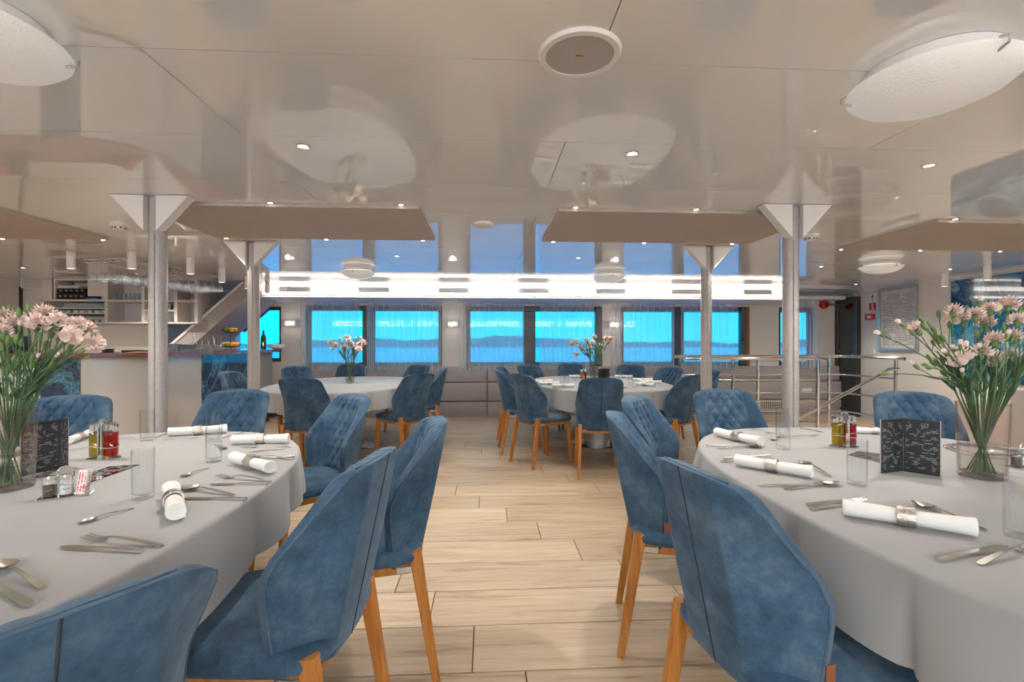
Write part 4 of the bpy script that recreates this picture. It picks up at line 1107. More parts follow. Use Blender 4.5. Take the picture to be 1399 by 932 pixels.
chair(1.30, 7.36, 0, -1, 'blue chair at the far end of the far right table, behind the bottles', FR, T_)
chair(2.15, 7.02, -.4, -.92, 'blue quilted chair at the far end of the far right table, right one', FR, T_)
chair(2.48, 6.25, -.85, -.5, 'blue quilted chair at the right of the far right table, front showing', FR, T_)
chair(2.72, 5.55, -1, .05, 'blue chair partly hidden behind the farther right post', FR, T_)
chair(2.06, 4.63, -.62, .78, 'blue chair with its back toward us, near right of the far right table', FR, T_)

# ================================================================== TABLES
ZT = .76
def sup(a, n): c, s = cos(a), sin(a); return (abs(c) ** (2 / n) * (1 if c >= 0 else -1), abs(s) ** (2 / n) * (1 if s >= 0 else -1))
def table(u, v, hw, hl, word, seed, drop=.205, n=2.4):
    t = empty('dining_table', (u, v, 0))
    q = MB(); q.lathe([(0, 0), (.33, 0), (.33, .008), (.30, .014), (0, .016)], 40); q.build('base_plate', M['steel'], t)
    q = MB(); q.lathe([(0, .015), (.125, .015), (.125, .70), (0, .70)], 32); q.build('pedestal', M['aluminium'], t)
    q = MB()
    top = [Vector((sup(2 * pi * k / 64, n)[0] * (hw - .012), sup(2 * pi * k / 64, n)[1] * (hl - .012), .715)) for k in range(64)]
    q.prism(top, (0, 0, .035)); q.build('tabletop', M['white'], t, smooth=30)
    tag(t, 'oval dining table on a metal pedestal, %s one of four' % word, 'table', 'oval dining tables')
    rr = random.Random(seed); ph = [rr.uniform(0, 6.28) for _ in range(6)]
    q = MB(); NA = 420
    prof = [(0, 0, 0), (.5, 0, 0), (.85, 0, 0), (.985, 0, 0), (.996, -.003, 0), (1.0, -.009, 0), (1.0, -.02, .05), (1.0, -.05, .22), (1.0, -.10, .48), (1.0, -.16, .72), (1.0, -.22, .9), (1.0, -.265, 1.0)]
    def f(i, j):
        a = 2 * pi * i; k = int(round(j * (len(prof) - 1))); r_, dz, w = prof[k]
        x, y = sup(a, n); x *= hw * r_; y *= hl * r_
        if w > 0:
            nx, ny = cos(a) / hw, sin(a) / hl; l_ = sqrt(nx * nx + ny * ny); nx /= l_; ny /= l_
            wave = .5 * sin(11 * a + ph[0] + 1.6 * sin(2 * a + ph[1])) + .30 * sin(19 * a + ph[2] + 1.5 * sin(3 * a + ph[3])) + .3 * sin(5 * a + ph[4])
            fold = abs(sin(10 * a + ph[0] + 1.6 * sin(2 * a + ph[1]))) ** .5 * (.75 + .25 * sin(3 * a + ph[4]))
            o_ = w * (-.012 + .066 * fold + .012 * wave)
            x += nx * o_; y += ny * o_
            dz = dz * drop / .265 * (1 + .10 * w * sin(4 * a + ph[5] + .8))
        return (x, y, ZT + dz)
    q.grid(f, NA, len(prof) - 1, closeu=True)
    bmesh.ops.remove_doubles(q.bm, verts=q.bm.verts, dist=1e-5)
    o = q.build('tablecloth', M['cloth'], smooth=180, loc=(u, v, 0))
    tag(o, 'white tablecloth draped over the %s oval table' % word, 'tablecloth', 'white tablecloths')
table(-1.52, 1.45, .80, 1.23, NL, 1); table(1.66, 1.40, .80, 1.23, NR, 2)
table(-1.66, 5.85, .80, 1.2, FL, 3, .205); table(1.37, 5.85, .80, 1.2, FR, 4, .205)
# crease lines are left to the folds of the skirt

# ================================================================== TABLEWARE
TZ = ZT + .0008
def make_glass(r, h):
    q = MB(); q.lathe([(0, 0), (r * .93, 0), (r * .95, .004), (r, h), (r - .0018, h), (r * .95 - .0022, .016), (r * .6, .012), (0, .011)], 28)
    return q.mesh('tumbler', M['glass'], 50)
glass_me = make_glass(.030, .15)
def glass(p, label, group, sc=1.0):
    o = link('tumbler', glass_me, None, (p[0], p[1], TZ)); o.scale = (sc, sc, sc)
    return tag(o, label, 'glass', group)
# napkin roll with ring (axis along local x, length 0.24)
def napkin_mesh(L_, r):
    q = MB(); n = 28; rings = []
    xs = [-L_ / 2, -L_ / 2 + .002] + [-L_ / 2 + L_ * k / 16 for k in range(1, 16)] + [L_ / 2 - .002, L_ / 2]
    def rad(x, a):
        e = 1 - .08 * math.exp(-(x / .03) ** 2) + .20 * (x / (L_ / 2)) ** 2
        return r * e * (1 + .035 * sin(2 * a + x * 30) + .02 * sin(3 * a + 1 + x * 12))
    for i, x in enumerate(xs):
        k = .93 if i in (0, len(xs) - 1) else 1
        rings.append([q.bm.verts.new((x, rad(x, 2 * pi * j / n) * k * cos(2 * pi * j / n), rad(x, 2 * pi * j / n) * k * .92 * sin(2 * pi * j / n))) for j in range(n)])
    for a, c in zip(rings, rings[1:]):
        for j in range(n): q.bm.faces.new((a[j], a[(j + 1) % n], c[(j + 1) % n], c[j]))
    for s_, rg in ((-1, rings[0]), (1, rings[-1])):
        cen = q.bm.verts.new((s_ * (L_ / 2 - .004), 0, 0))
        for j in range(n): q.bm.faces.new((rg[j], rg[(j + 1) % n], cen))
        P = [(s_ * (L_ / 2 - .0025), r * (.12 + .8 * k / 40) * cos(2 * pi * 2.6 * k / 40), r * .92 * (.12 + .8 * k / 40) * sin(2 * pi * 2.6 * k / 40)) for k in range(41)]
        q.tube(P, .0016, 5)
    # the loose outer edge along the roll
    q.box((-L_ / 2, r * .2, -r * .93), (L_ / 2, r * 1.12, -r * .85), bev=.0006)
    return q.mesh('napkin', M['napkin'], 50)
NRAD = .0185
nap_me = napkin_mesh(.24, NRAD)
q = MB(); q.lathe([(NRAD + .0008, -.017), (NRAD + .0042, -.017), (NRAD + .0048, 0), (NRAD + .0042, .017), (NRAD + .0008, .017)], 28, closed=True)
bmesh.ops.rotate(q.bm, verts=q.bm.verts, cent=(0, 0, 0), matrix=Matrix.Rotation(pi / 2, 3, 'Y')); ring_me = q.mesh('napkin_ring', M['ring'], 50)
def napkin(a, c, label, group, sc=None):
    """roll from point a to point c on the table"""
    a = Vector(a); c = Vector(c); d = c - a
    s = sc or max(.8, min(1.12, d.length / .24)); mid = (a + c) / 2
    o = link('napkin_roll', nap_me, None, (mid.x, mid.y, TZ + (NRAD + .0051) * s), atan2(d.y, d.x)); o.scale = (s, s, s)
    tag(o, label, 'napkin', group)
    r_ = link('napkin_ring', ring_me, None, (mid.x, mid.y, TZ + (NRAD + .0051) * s), atan2(d.y, d.x)); r_.scale = (s, s * 1.02, s)
    tag(r_, 'silver ring on the ' + label.replace('rolled white ', '').replace(' standing out', '').replace(' showing its', ' with'), 'napkin ring', 'napkin rings')
# cutlery, head at +x, overall about 0.2
def flat(q, outline, zf, th):
    top = []; bot_ = []
    for x, w in outline:
        z = zf(x)
        top.append((q.bm.verts.new((x, w, z + th)), q.bm.verts.new((x, 0, z + th)), q.bm.verts.new((x, -w, z + th))))
        bot_.append((q.bm.verts.new((x, w, z)), q.bm.verts.new((x, 0, z)), q.bm.verts.new((x, -w, z))))
    for i in range(len(outline) - 1):
        for k in range(2):
            q.bm.faces.new((top[i][k], top[i][k + 1], top[i + 1][k + 1], top[i + 1][k])); q.bm.faces.new((bot_[i][k], bot_[i + 1][k], bot_[i + 1][k + 1], bot_[i][k + 1]))
        q.bm.faces.new((top[i][0], top[i + 1][0], bot_[i + 1][0], bot_[i][0])); q.bm.faces.new((top[i][2], bot_[i][2], bot_[i + 1][2], top[i + 1][2]))
    for i in (0, -1): q.bm.faces.new((top[i][0], top[i][1], top[i][2], bot_[i][2], bot_[i][1], bot_[i][0]))
def arch(x):
    if x < -.1: return .0
    if x < .035: return .010 * sin(pi * (x + .1) / .135 * .55) ** 1.2
    return max(0.0, .0099 * (1 - (x - .035) / .03)) if x < .065 else 0
HANDLE = [(-.1, .0035), (-.094, .006), (-.06, .0055), (-.02, .0042), (.02, .003), (.04, .0028)]
def spoon_me_(s=1.0):
    q = MB(); flat(q, HANDLE, arch, .0022)
    def f(i, j):
        a = 2 * pi * i; r_ = j; x = .069 + .034 * r_ * cos(a); y = .021 * r_ * sin(a) * (1 - .18 * cos(a))
        return (x, y, .001 + .0075 * r_ * r_ + (.003 * (1 - (x - .04) / .04) if x < .05 and r_ > .8 else 0))
    q.grid(f, 24, 6, closeu=True); bmesh.ops.remove_doubles(q.bm, verts=q.bm.verts, dist=1e-5)
    return q.mesh('spoon', M['cutlery'], 50)
def fork_me_():
    q = MB(); flat(q, HANDLE, arch, .0022)
    flat(q, [(.04, .003), (.048, .008), (.058, .0115), (.07, .012)], lambda x: .004 - .1 * (x - .04), .0018)
    for k in (-1.5, -.5, .5, 1.5):
        q.bar((.068, k * .0066, .002), (.102, k * .0066, .007), .0032, .002, .0018, .0016)
    return q.mesh('fork', M['cutlery'], 40)
def knife_me_():
    q = MB(); flat(q, [(-.105, .004), (-.1, .0065), (-.05, .006), (.0, .005), (.012, .0055)], lambda x: .0, .0055)
    flat(q, [(.010, .006), (.03, .0095), (.07, .010), (.09, .0085), (.102, .004), (.105, .0008)], lambda x: .0018, .0012)
    return q.mesh('knife', M['cutlery'], 30)
cut_me = {'spoon': spoon_me_(), 'fork': fork_me_(), 'knife': knife_me_()}
def cutlery(kind, head, tail, label, group, smax=1.12, smin=.66, zoff=0.0):
    h = Vector(head); t_ = Vector(tail); d = h - t_
    s = max(smin, min(smax, d.length / .205)); mid = (h + t_) / 2
    # keep the better seen tail end in place
    mid = t_ + d.normalized() * .1025 * s
    o = link(kind, cut_me[kind], None, (mid.x, mid.y, TZ + .0004 + zoff), atan2(d.y, d.x)); o.scale = (s, s, s)
    return tag(o, label, kind, group)
def tp(px, py): return on_z(px, py, ZT)
# ---- cruet caddies (oil and vinegar)
q = MB(); q.lathe([(0, .006), (.021, .006), (.022, .012), (.022, .06), (.0205, .063), (.022, .066), (.022, .098), (.018, .105), (.0165, .105), (.02, .097), (.02, .012), (0, .010)], 20); cb_me = q.mesh('bottle', M['glass'])
def liquid(m_):
    q = MB(); q.lathe([(0, .011), (.0205, .012), (.0212, .06), (.0197, .063), (.0212, .066), (.0208, .094), (0, .094)], 20); return q.mesh('contents', m_)
oil_me, vin_me = liquid(M['oil']), liquid(M['vinegar'])
q = MB(); q.lathe([(0, .104), (.021, .104), (.0215, .107), (.0215, .125), (.018, .129), (.005, .13), (0, .13)], 20); cap_me = q.mesh('cap', M['chrome'])
q = MB(); q.lathe([(0, 0), (.045, 0), (.045, .004), (0, .005)], 28, sx=1.2, sy=.8); cbase_me = q.mesh('base', M['chrome'])
q = MB()
pts = [(0, -.024, .004), (0, -.025, .06), (0, -.024, .115), (0, -.018, .135), (0, -.008, .145), (0, .008, .145), (0, .018, .135), (0, .024, .115), (0, .025, .06), (0, .024, .004)]
for a, c in zip(pts, pts[1:]): q.bar(a, c, .0014, .014, up=(1, 0, 0))
chand_me = q.mesh('carry_handle', M['chrome'])
q = MB(); q.tube([(.048 * cos(k * pi / 14), .026 * sin(k * pi / 14), .045 + .004 * sin(k * pi / 7)) for k in range(29)], .0016, 6); cwire_me = q.mesh('wire_guard', M['chrome'])
def cruet(p, rz, label, sc=1.0):
    t = empty('cruet_caddy', (p[0], p[1], TZ), rz); t.scale = (sc, sc, sc)
    link('base', cbase_me, t); link('carry_handle', chand_me, t); link('wire_guard', cwire_me, t)
    for x, m_, lb in ((-.0235, oil_me, 'bottle of yellow oil'), (.0235, vin_me, 'bottle of red vinegar')):
        b_ = link('bottle', cb_me, t, (x, 0, 0)); b_['label'] = lb
        link('contents', m_, b_); link('cap', cap_me, b_)
    return tag(t, label, 'cruet', 'oil and vinegar caddies')
cruet(tp(142, 627), .12, 'chrome caddy of yellow oil and red vinegar bottles on the near left table', 1.12)
cruet(tp(1153, 611), -.15, 'chrome caddy of yellow oil and red vinegar bottles on the near right table', 1.12)
pfr = lambda px, v: Vector((ua(px, v), v, ZT))
cruet(pfr(797, 6.25), 0, 'small oil and vinegar caddy on the far right table')
# ---- salt, pepper and sugar caddies
q = MB(); q.lathe([(0, .004), (.017, .004), (.0175, .05), (.015, .054), (.0135, .053), (.0155, .048), (.0155, .007), (0, .007)], 16); sj_me = q.mesh('jar', M['glass'])
q = MB(); q.lathe([(0, .0075), (.015, .0075), (.015, .038), (0, .038)], 16); pep_me = q.mesh('pepper', M['pepper'])
q = MB(); q.lathe([(0, .0075), (.015, .0075), (.015, .036), (0, .036)], 16); sal_me = q.mesh('salt', M['salt'])
q = MB(); q.lathe([(0, .052), (.0165, .052), (.0165, .062), (.012, .066), (0, .067)], 16); scap_me = q.mesh('lid', M['chrome'])
def condiments(p, rz, label):
    t = empty('salt_pepper_caddy', (p[0], p[1], TZ), rz)
    q = MB(); q.box((-.062, -.026, 0), (.062, .026, .003), bev=.001); q.build('tray', M['chrome'], t, smooth=0)
    for x, m_ in ((-.038, pep_me), (.0, sal_me)):
        b_ = link('jar', sj_me, t, (x, 0, 0)); link('contents', m_, b_); link('lid', scap_me, b_)
    q = MB(); q.tube([(-.019, .0, .003), (-.019, 0, .075), (-.012, 0, .088), (0, 0, .092), (.012, 0, .088), (.019, 0, .075), (.019, 0, .003)], .0025, 6); q.build('carry_handle', M['chrome'], t)
    q = MB()
    q.tube([(-.06 + .12 * k / 24, .024 * sin(k * pi / 4 + 1), .026) for k in range(25)], .0015, 6); q.build('wire_guard', M['chrome'], t)
    for i in range(4):
        q = MB(); q.box((-.011, -.0015, 0), (.011, .0015, .072)); o = q.build('sugar_packet', M['sugar'], t, smooth=0, loc=(.036 + i * .002, -.014 + i * .008, .004)); o.rotation_euler = (radians(6 * i - 8), radians(5), .15 * i - .2)
    return tag(t, label, 'condiment caddy', 'salt and pepper caddies')
condiments(tp(90, 678), .45, 'chrome caddy with pepper jar and sugar packets in front of the left bouquet')
condiments(tp(1398, 638), .2, 'chrome salt and pepper caddy cut by the right edge behind the right bouquet')
# ---- standing menu cards
def menu(fold, a, c, h, label):
    fold, a, c = Vector(fold), Vector(a), Vector(c)
    t = empty('menu_card', (fold.x, fold.y, TZ))
    for e in (a, c):
        d = e - fold; q = MB(); q.box((.001, -.0012, 0), (d.length, .0012, h)); o = q.build('panel', M['menu'], t, smooth=0, rz=atan2(d.y, d.x))
        q = MB(); q.box((-.001, -.0016, -.0005), (.0015, .0016, h + .001)); q.build('edge', M['wallgrey'], o, smooth=0, loc=(d.length, 0, 0))
    return tag(t, label, 'menu card', 'standing menu cards')
menu(tp(1234, 644), tp(1203, 647), tp(1285, 652), .195, 'folded black menu card with white print standing on the near right table')
menu(tp(82, 640), tp(28, 652), tp(93, 637), .185, 'folded black menu card standing beside the left bouquet')
menu(pfr(826, 6.15), pfr(817.5, 6.05), pfr(833, 6.05), .15, 'black menu card standing beside the far right bouquet')
def flat_card(pix, label):
    P = [tp(*p) for p in pix]; c = sum(P, Vector()) / len(P)
    t = empty('menu_sheet', (c.x, c.y, TZ))
    q = MB(); q.prism([Vector((p.x - c.x, p.y - c.y, .0003)) for p in P], (0, 0, .0015)); q.build('sheet', M['menu_flat'], t, smooth=0)
    return tag(t, label, 'menu card', 'menu sheets lying flat')
flat_card(((118, 662), (109, 652), (150, 638), (191, 635.5)), 'glossy black menu sheet lying flat before the oil caddy on the near left table')
flat_card(((1158, 622), (1172, 617), (1216, 622), (1203, 633)), 'glossy black menu sheet lying behind the standing menu on the near right table')
flat_card(((42, 655), (66, 643), (82, 641), (62, 652)), 'dark printed sheet lying at the foot of the left menu card')

# ---- glasses
gl = 'straight clear tumblers'
for px, py, lb, sc in ((201, 602, 'clear tumbler on the near left table right of the oil caddy', 1.0), (292, 631, 'clear tumbler at the right of the near left table, nearer of a pair', 1.0),
                       (291, 604, 'clear tumbler at the right of the near left table, farther of a pair', 1.0), (195.5, 681, 'clear tumbler on the near left table in front of the flat menu sheet', 1.0),
                       (1069.5, 614, 'clear tumbler at the left of the near right table, nearer of a pair', 1.0), (1069, 598, 'clear tumbler at the left of the near right table, farther of a pair', 1.0),
                       (1171, 663, 'clear tumbler in front of the standing menu on the near right table', 1.0), (1393, 734, 'clear tumbler cut by the right frame edge', 1.0)):
    glass(tp(px, py), lb, gl, sc)
for px, v, lb in ((768, 5.7, 'tumbler left on the far right table, tall rear one'), (774, 5.2, 'tumbler left on the far right table, front one'), (784.6, 6.1, 'tumbler behind the near chair of the far right table'),
                  (848, 6.3, 'tumbler at the far side of the far right table'), (861.5, 5.4, 'tumbler on the right of the far right table, rear of a pair'), (867, 5.15, 'tumbler on the right of the far right table, front of a pair')):
    glass(pfr(px, v), lb, gl)

# ---- napkins
ng = 'rolled napkins'
for a, c, lb in (((232, 669), (243, 728), 'rolled white napkin standing out nearest the viewer on the near left table'), ((316, 633), (374, 650), 'rolled white napkin showing its spiral end on the near left table'),
                 ((317, 608), (395, 606), 'rolled white napkin near the rear edge of the near left table, rightmost'), ((230, 597), (310, 592), 'rolled white napkin in front of the chair facing us, left table'),
                 ((94, 608), (122, 597), 'rolled white napkin behind the oil caddy on the near left table'),
                 ((979, 597), (1039, 611), 'rolled white napkin at the far left of the near right table'), ((1005, 637), (1110, 655), 'rolled white napkin beyond the half hidden chair at the near right table'),
                 ((1151, 706), (1334, 736), 'rolled white napkin nearest the viewer on the near right table'), ((1184, 593), (1206, 594), 'rolled white napkin half hidden behind the standing menu'),
                 ((1366, 622), (1399, 623), 'rolled white napkin at the right frame edge behind the bouquet')):
    napkin(tp(*a), tp(*c), lb, ng)
far_n = ((742, 5.75, .3, 'leftmost'), (750, 5.45, .15, 'second from left'), (769, 5.12, .05, 'in front of the left tumblers'), (789, 6.55, 0, 'behind the caddy'), (852, 6.5, -.2, 'behind the right tumblers'),
         (878, 5.9, -.2, 'rear right'), (889, 5.55, -.35, 'rightmost'), (881, 5.25, -.9, 'front right'))
for px, v, rz, w in far_n:
    c = pfr(px, v); d = Vector((cos(rz), sin(rz), 0)) * .12
    napkin(c - d, c + d, 'rolled white napkin on the far right table, ' + w, ng, 1.0)

# ---- cutlery: (kind, head pixel, tail pixel, where)
cg = 'table cutlery'
CUT = [('spoon', (113, 716), (184, 695), 'small spoon lying alone in front of the left glass'),
       ('fork', (81, 733), (223, 748), 'fork above the knife in the foreground of the near left table'), ('knife', (84, 749), (193, 755), 'knife below the foreground fork of the near left table'),
       ('spoon', (-22, 765), (60, 806), 'large spoon cut by the left frame edge'), ('knife', (-70, 770), (40, 829), 'knife cut by the left frame edge below the spoon'),
       ('spoon', (217, 664), (321, 678), 'spoon behind the nearest left napkin'), ('knife', (252, 682), (336, 683), 'knife behind the nearest left napkin'),
       ('fork', (267, 649), (371, 659), 'fork before the spiral napkin on the left table'), ('knife', (287, 663), (365, 662), 'knife before the spiral napkin on the left table'),
       ('spoon', (257, 650), (286, 640), 'little spoon left of the spiral napkin'),
       ('fork', (307, 621), (402, 629), 'fork behind the spiral napkin on the left table'), ('knife', (322, 631), (402, 625), 'knife behind the spiral napkin on the left table'),
       ('fork', (323, 612), (401, 611), 'fork before the rear right napkin of the left table'), ('knife', (341, 618), (390, 614), 'knife before the rear right napkin of the left table'),
       ('spoon', (307, 615), (293, 608), 'little spoon beside the pair of tumblers'), ('fork', (271, 599), (223, 602), 'fork before the rear napkin of the left table'),
       ('knife', (229, 593), (211, 599), 'knife left of the rear napkin of the left table'), ('spoon', (165, 601), (182, 598), 'spoon beside the left oil caddy'),
       ('fork', (95, 617), (120, 612), 'fork left of the oil caddy on the left table'), ('knife', (307, 598), (333, 592), 'knife right of the rear napkin of the left table'),
       ('knife', (1040, 611.5), (965, 610), 'knife before the far left napkin of the right table'), ('spoon', (1056, 611), (979, 614), 'spoon before the far left napkin of the right table'),
       ('knife', (1144, 663), (1038, 665), 'long knife before the middle napkin of the right table'), ('spoon', (1173, 659), (1071, 670), 'spoon before the middle napkin of the right table'),
       ('spoon', (1094, 632), (1136, 653), 'small spoon right of the middle napkin of the right table'), ('fork', (1067, 626), (983, 632), 'fork behind the middle napkin of the right table'),
       ('knife', (1060, 622), (990, 628), 'knife behind the middle napkin of the right table'),
       ('fork', (1058, 594), (1020, 585), 'fork at the rear edge of the right table, left one'), ('knife', (1123, 591), (1094, 585.5), 'knife at the rear edge of the right table'),
       ('fork', (1118, 596), (1080, 597), 'fork at the rear of the right table beside the tumblers'), ('spoon', (1056, 603), (1066, 596), 'little spoon behind the right pair of tumblers'),
       ('knife', (1177, 684), (1103, 691), 'knife behind the nearest napkin of the right table'), ('fork', (1204, 680), (1107, 698), 'fork behind the nearest napkin of the right table'),
       ('spoon', (1247, 688), (1349, 727), 'spoon right of the nearest napkin ring'), ('knife', (1391, 745), (1282, 767), 'knife in the right foreground of the right table'),
       ('fork', (1430, 742), (1336, 773), 'fork handle cut by the right frame edge')]
for i, (k, h, t_, lb) in enumerate(CUT):
    cutlery(k, tp(*h), tp(*t_), 'steel ' + lb, cg, zoff=.0)
for px, v, rz, kind, w in ((757, 5.3, .2, 'fork', 'left front'), (763, 5.0, .1, 'knife', 'left foremost'), (748, 5.95, .2, 'knife', 'left rear'), (858, 5.0, -.3, 'fork', 'right front'),
                     (871, 5.6, -.4, 'knife', 'right middle'), (894, 5.3, -.5, 'knife', 'right edge'), (866, 6.15, -.3, 'fork', 'right rear'), (846, 5.0, .2, 'spoon', 'beside the near chair')):
    c = pfr(px, v); d = Vector((cos(rz), sin(rz), 0)) * .1
    cutlery(kind, c + d, c - d, 'steel %s on the far right table, %s' % (kind, w), cg)

# ================================================================== VASES AND CARNATIONS
def vase(x, y, r, h, label, collar=True):
    t = empty('glass_vase', (x, y, TZ))
    pr = [(0, .0), (r * .86, .0), (r * .9, .006), (r * .93, h * .30)]
    if collar: pr += [(r * 1.38, h * .345), (r * 1.42, h * .36), (r * 1.36, h * .372), (r * .95, h * .345)]
    pr += [(r, h), (r - .003, h), (r * .93 - .003, h * .33), (r * .9 - .004, .016), (0, .014)]
    q = MB(); q.lathe(pr, 40); q.build('vessel', M['vaseglass'], t, 50)
    q = MB(); q.lathe([(0, .0145), (r * .9 - .005, .0165), (r * .93 - .0035, h * .33), (r * .95 - .0035, h * .42), (0, h * .42)], 32); q.build('water', M['water'], t, 50)
    return tag(t, label, 'vase', 'glass vases')
def bloom_mesh(seed):
    rr = random.Random(seed); q = MB()
    for lay, (R0, zc, up) in enumerate(((.031, .004, .000), (.030, .012, .012), (.026, .019, .022), (.019, .025, .030), (.011, .028, .036))):
        ph = rr.uniform(0, 6.28); n = 44
        def f(i, j):
            a = 2 * pi * i; w = sin(5 * a + ph) * .5 + sin(11 * a + 2 * ph) * .35 + .3 * sin(17 * a + ph * 3)
            r_ = R0 * j * (1 + .2 * w * j); z = zc * (1 - j) * .3 + (zc + up * 0) * .7 + up * (j ** 1.5) * .45 + .0105 * w * j * j
            return (r_ * cos(a), r_ * sin(a), z)
        q.grid(f, n, 4, closeu=True)
    bmesh.ops.remove_doubles(q.bm, verts=q.bm.verts, dist=1e-5)
    return q.mesh('bloom', M['pink'], 40)
blooms = [bloom_mesh(s) for s in range(3)]
q = MB(); q.lathe([(0, -.018), (.005, -.017), (.0085, -.008), (.0095, .002), (.0085, .010), (.006, .010), (0, .004)], 10); calyx_me = q.mesh('calyx', M['calyx'], 60)
q = MB(); q.lathe([(0, -.015), (.005, -.014), (.009, -.004), (.0085, .006), (.004, .014), (0, .016)], 10); bud_me = q.mesh('bud', M['calyx'], 60)
q = MB(); q.lathe([(0, .004), (.0055, .010), (.0075, .018), (.006, .023), (0, .022)], 10); budpink_me = q.mesh('petal_tip', M['pink'], 60)
def leaf_mesh():
    q = MB()
    def f(i, j): return ((i - .5) * .007 * sin(pi * (.06 + .94 * j)) , .0015 * (2 * i - 1) ** 2, .075 * j - 0) if False else Vector(((i - .5) * .008 * sin(pi * (.1 + .88 * j)), .012 * j * j - .003 * abs(2 * i - 1), .075 * j))
    q.grid(f, 2, 6); return q.mesh('leaf', M['stem'], 180)
leaf_me = leaf_mesh()
def orient(o, d):
    o.rotation_mode = 'QUATERNION'; o.rotation_quaternion = Vector((0, 0, 1)).rotation_difference(Vector(d).normalized())
def carnation(base, rim, tip, kind, where, group, rr, side=1, sc=1.0, nth='first'):
    """base, rim and tip are world points; the stem bends over the rim"""
    base, rim, tip = Vector(base), Vector(rim), Vector(tip)
    t = empty('carnation', base)
    P = []
    c1 = rim + (rim - base) * .45
    for k in range(5): P.append(base.lerp(rim, k / 5))
    for k in range(9):
        s = k / 8; P.append(rim * (1 - s) ** 2 + c1 * 2 * s * (1 - s) + tip * s * s)
    P = [p - base for p in P]
    q = MB(); q.tube(P, [.0024 * sc] * 5 + [(.0024 - .0008 * k / 8) * sc for k in range(9)], 6)
    for k in (2, 6, 8, 10): q.lathe([(0, -.004), (.0038 * sc, 0), (0, .004)], 6, P[k])
    stem = q.build('stem', M['stem'], t, 60)
    d = (P[-1] - P[-2]).normalized()
    def head(p, d, k, s):
        if k == 'bloom':
            c = link('calyx', calyx_me, t, p + d * .012 * s); orient(c, d); c.scale = (s,) * 3
            b_ = link('bloom', rr.choice(blooms), t, p + d * .012 * s); orient(b_, d); b_.scale = (s * rr.uniform(.8, 1.08),) * 3
        else:
            c = link('bud', bud_me, t, p + d * .012 * s); orient(c, d); kk = s * rr.uniform(.8, 1.0); c.scale = (kk * .82, kk * .82, kk * 1.25)
            if k == 'half':
                b_ = link('petal_tip', budpink_me, t, p + d * .012 * s); orient(b_, d); b_.scale = (s * 1.05, s * 1.05, s * 1.25)
    head(P[-1], d, kind, sc)
    for i in range(side):
        k0 = rr.choice((8, 9, 10, 11)); a = P[k0]; dd = (P[k0 + 1] - P[k0]).normalized()
        off = Vector((rr.uniform(-1, 1), rr.uniform(-1, 1), rr.uniform(.1, .7))).normalized(); dd = (dd + off * .7).normalized(); ln = rr.uniform(.04, .085) * sc
        q = MB(); e = a + dd * ln; q.tube([a, a + dd * ln * .5 + Vector((0, 0, .002)), e], .0014 * sc, 5); q.build('side_stem', M['stem'], t, 60)
        head(e, (dd + Vector((0, 0, .4))).normalized(), rr.choice(('bud', 'bud', 'half')), sc * .85)
    for k in (6, 8, 9):
        if rr.random() < .75:
            l_ = link('leaf', leaf_me, t, P[k]); dd = (P[k + 1] - P[k]).normalized(); off = Vector((rr.uniform(-1, 1), rr.uniform(-1, 1), .2)).normalized(); orient(l_, dd + off * .55); l_.scale = (sc,) * 3
    names = {'bloom': 'open pale pink carnation', 'bud': 'closed green carnation bud', 'half': 'half opened pink carnation bud'}
    return tag(t, '%s, %s such from the left, %s bouquet' % (names[kind], nth, where), 'carnation', group)
def bouquet(x, y, r, h, where, tips, seed, sc=1.0):
    rr = random.Random(seed)
    seen = {}
    for (dx, dy, dz, kind) in sorted(tips, key=lambda t: (x + t[0]) / (y + t[1])):
        seen[kind] = seen.get(kind, -1) + 1
        a = atan2(dy, dx)
        rim = (x + (r * .82) * cos(a) * min(1, sqrt(dx * dx + dy * dy) / .08), y + (r * .82) * sin(a) * min(1, sqrt(dx * dx + dy * dy) / .08), TZ + h)
        b = (x - cos(a) * r * rr.uniform(.1, .6), y - sin(a) * r * rr.uniform(.1, .6), TZ + .017)
        carnation(b, rim, (x + dx, y + dy, TZ + h + dz), kind, where, 'carnations in the %s bouquet' % where, rr, side=rr.choice((0, 1, 1, 2)), sc=sc, nth=ORD[seen[kind]])
def px_tips(cx, v, rimz, lst, rr):
    """tips given by pixel on a plane a little before or behind the vase"""
    out = []
    for px, py, kind in lst:
        dv = rr.uniform(-.11, .10); p = on_v(px, py, v + dv); out.append((p.x - cx, dv, p.z - rimz, kind))
    return out
rr = random.Random(5)
vr = on_z(1342, 652, ZT); HV = .262
vase(vr.x, vr.y, .073, HV, 'tall clear glass vase with a flared collar on the near right table')
tipsR = [(1208, 459, 'half'), (1236, 447, 'half'), (1257, 457, 'bloom'), (1212, 511, 'bud'), (1265, 450, 'bud'), (1283, 434, 'bud'), (1302, 433, 'bloom'), (1340, 420, 'half'), (1320, 428, 'bud'), (1296, 485, 'half'), (1316, 493, 'bloom'),
         (1322, 482, 'half'), (1352, 478, 'half'), (1360, 472, 'bloom'), (1378, 437, 'bud'), (1390, 446, 'bloom'), (1372, 452, 'bud'), (1312, 441, 'bloom'), (1345, 448, 'bloom'), (1394, 430, 'bud'), (1420, 455, 'bloom'), (1432, 470, 'bud'), (1268, 500, 'bud'),
         (1384, 492, 'bloom'), (1365, 430, 'half'), (1334, 462, 'bud'), (1440, 440, 'half'), (1410, 425, 'bloom'), (1400, 480, 'half'), (1290, 465, 'bud')]
tipsR += [(1385, 468, 'bloom'), (1376, 424, 'bloom'), (1332, 438, 'bloom'), (1352, 430, 'bloom'), (1298, 447, 'bloom'), (1340, 490, 'bloom'), (1366, 500, 'bloom')]
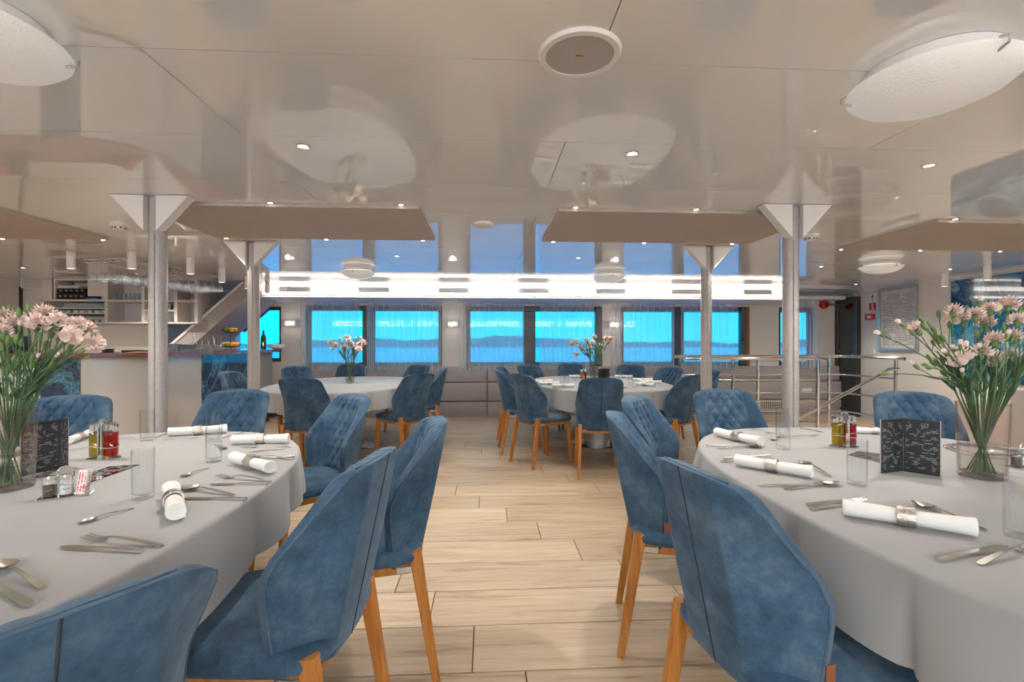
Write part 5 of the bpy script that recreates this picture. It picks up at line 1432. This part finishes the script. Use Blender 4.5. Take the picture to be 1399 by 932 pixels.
tipsR += [(rr.uniform(1235, 1440), rr.uniform(440, 505), rr.choice(('bud', 'bud', 'half', 'bloom'))) for _ in range(14)]
bouquet(vr.x, vr.y, .073, HV, 'near right', px_tips(vr.x, vr.y, TZ + HV, tipsR, rr), 11)
vl = on_z(10, 668, ZT)
vase(vl.x, vl.y, .073, HV, 'tall clear glass vase with a flared collar cut by the left frame edge')
tipsL = [(12, 428, 'bud'), (26, 432, 'bud'), (38, 427, 'bud'), (40, 447, 'bloom'), (60, 439, 'bloom'), (75, 445, 'bloom'), (101, 449, 'bloom'), (92, 464, 'bloom'), (119, 473, 'bloom'), (9, 441, 'bloom'), (0, 446, 'bloom'), (30, 446, 'bud'), (70, 449, 'bud'),
         (122, 462, 'bud'), (108, 482, 'bud'), (93, 467, 'bud'), (65, 475, 'half'), (70, 488, 'bud'), (116, 489, 'bud'), (48, 434, 'bud'), (18, 470, 'half'), (-20, 435, 'bloom'), (-40, 450, 'bud'), (-60, 460, 'bloom'), (-30, 480, 'half'), (85, 452, 'bloom')]
tipsL += [(50, 452, 'bloom'), (22, 452, 'bloom'), (110, 458, 'bloom'), (70, 460, 'bloom'), (5, 462, 'bloom')]
tipsL += [(rr.uniform(-60, 95), rr.uniform(440, 510), rr.choice(('bud', 'half', 'bloom'))) for _ in range(12)]
bouquet(vl.x, vl.y, .073, HV, 'near left', px_tips(vl.x, vl.y, TZ + HV, tipsL, rr), 12)
for px, vv, hv, rv, where, pts in ((811.5, 5.95, .25, .055, 'far right', [(788, 469), (783, 471), (800, 466), (810, 472), (812, 463), (823, 466), (830, 470), (797, 478), (818, 474), (806, 478), (827, 465), (793, 474), (803, 469), (790, 484), (820, 482), (832, 466)]),
                                  (478, 5.85, .25, .055, 'far left', [(453, 470), (460, 474), (468, 471), (474, 464), (480, 472), (486, 466), (490, 474), (494, 471), (465, 466), (482, 478), (471, 478), (456, 478), (488, 479), (476, 469), (492, 465)])):
    c = pfr(px, vv)
    vase(c.x, c.y, rv, hv, 'glass vase of carnations on the %s table' % where, False)
    bouquet(c.x, c.y, rv, hv, where, px_tips(c.x, c.y, TZ + hv, [(a, b_, ('bloom', 'bloom', 'half')[i % 3]) for i, (a, b_) in enumerate(pts)], rr), px, 1.3)
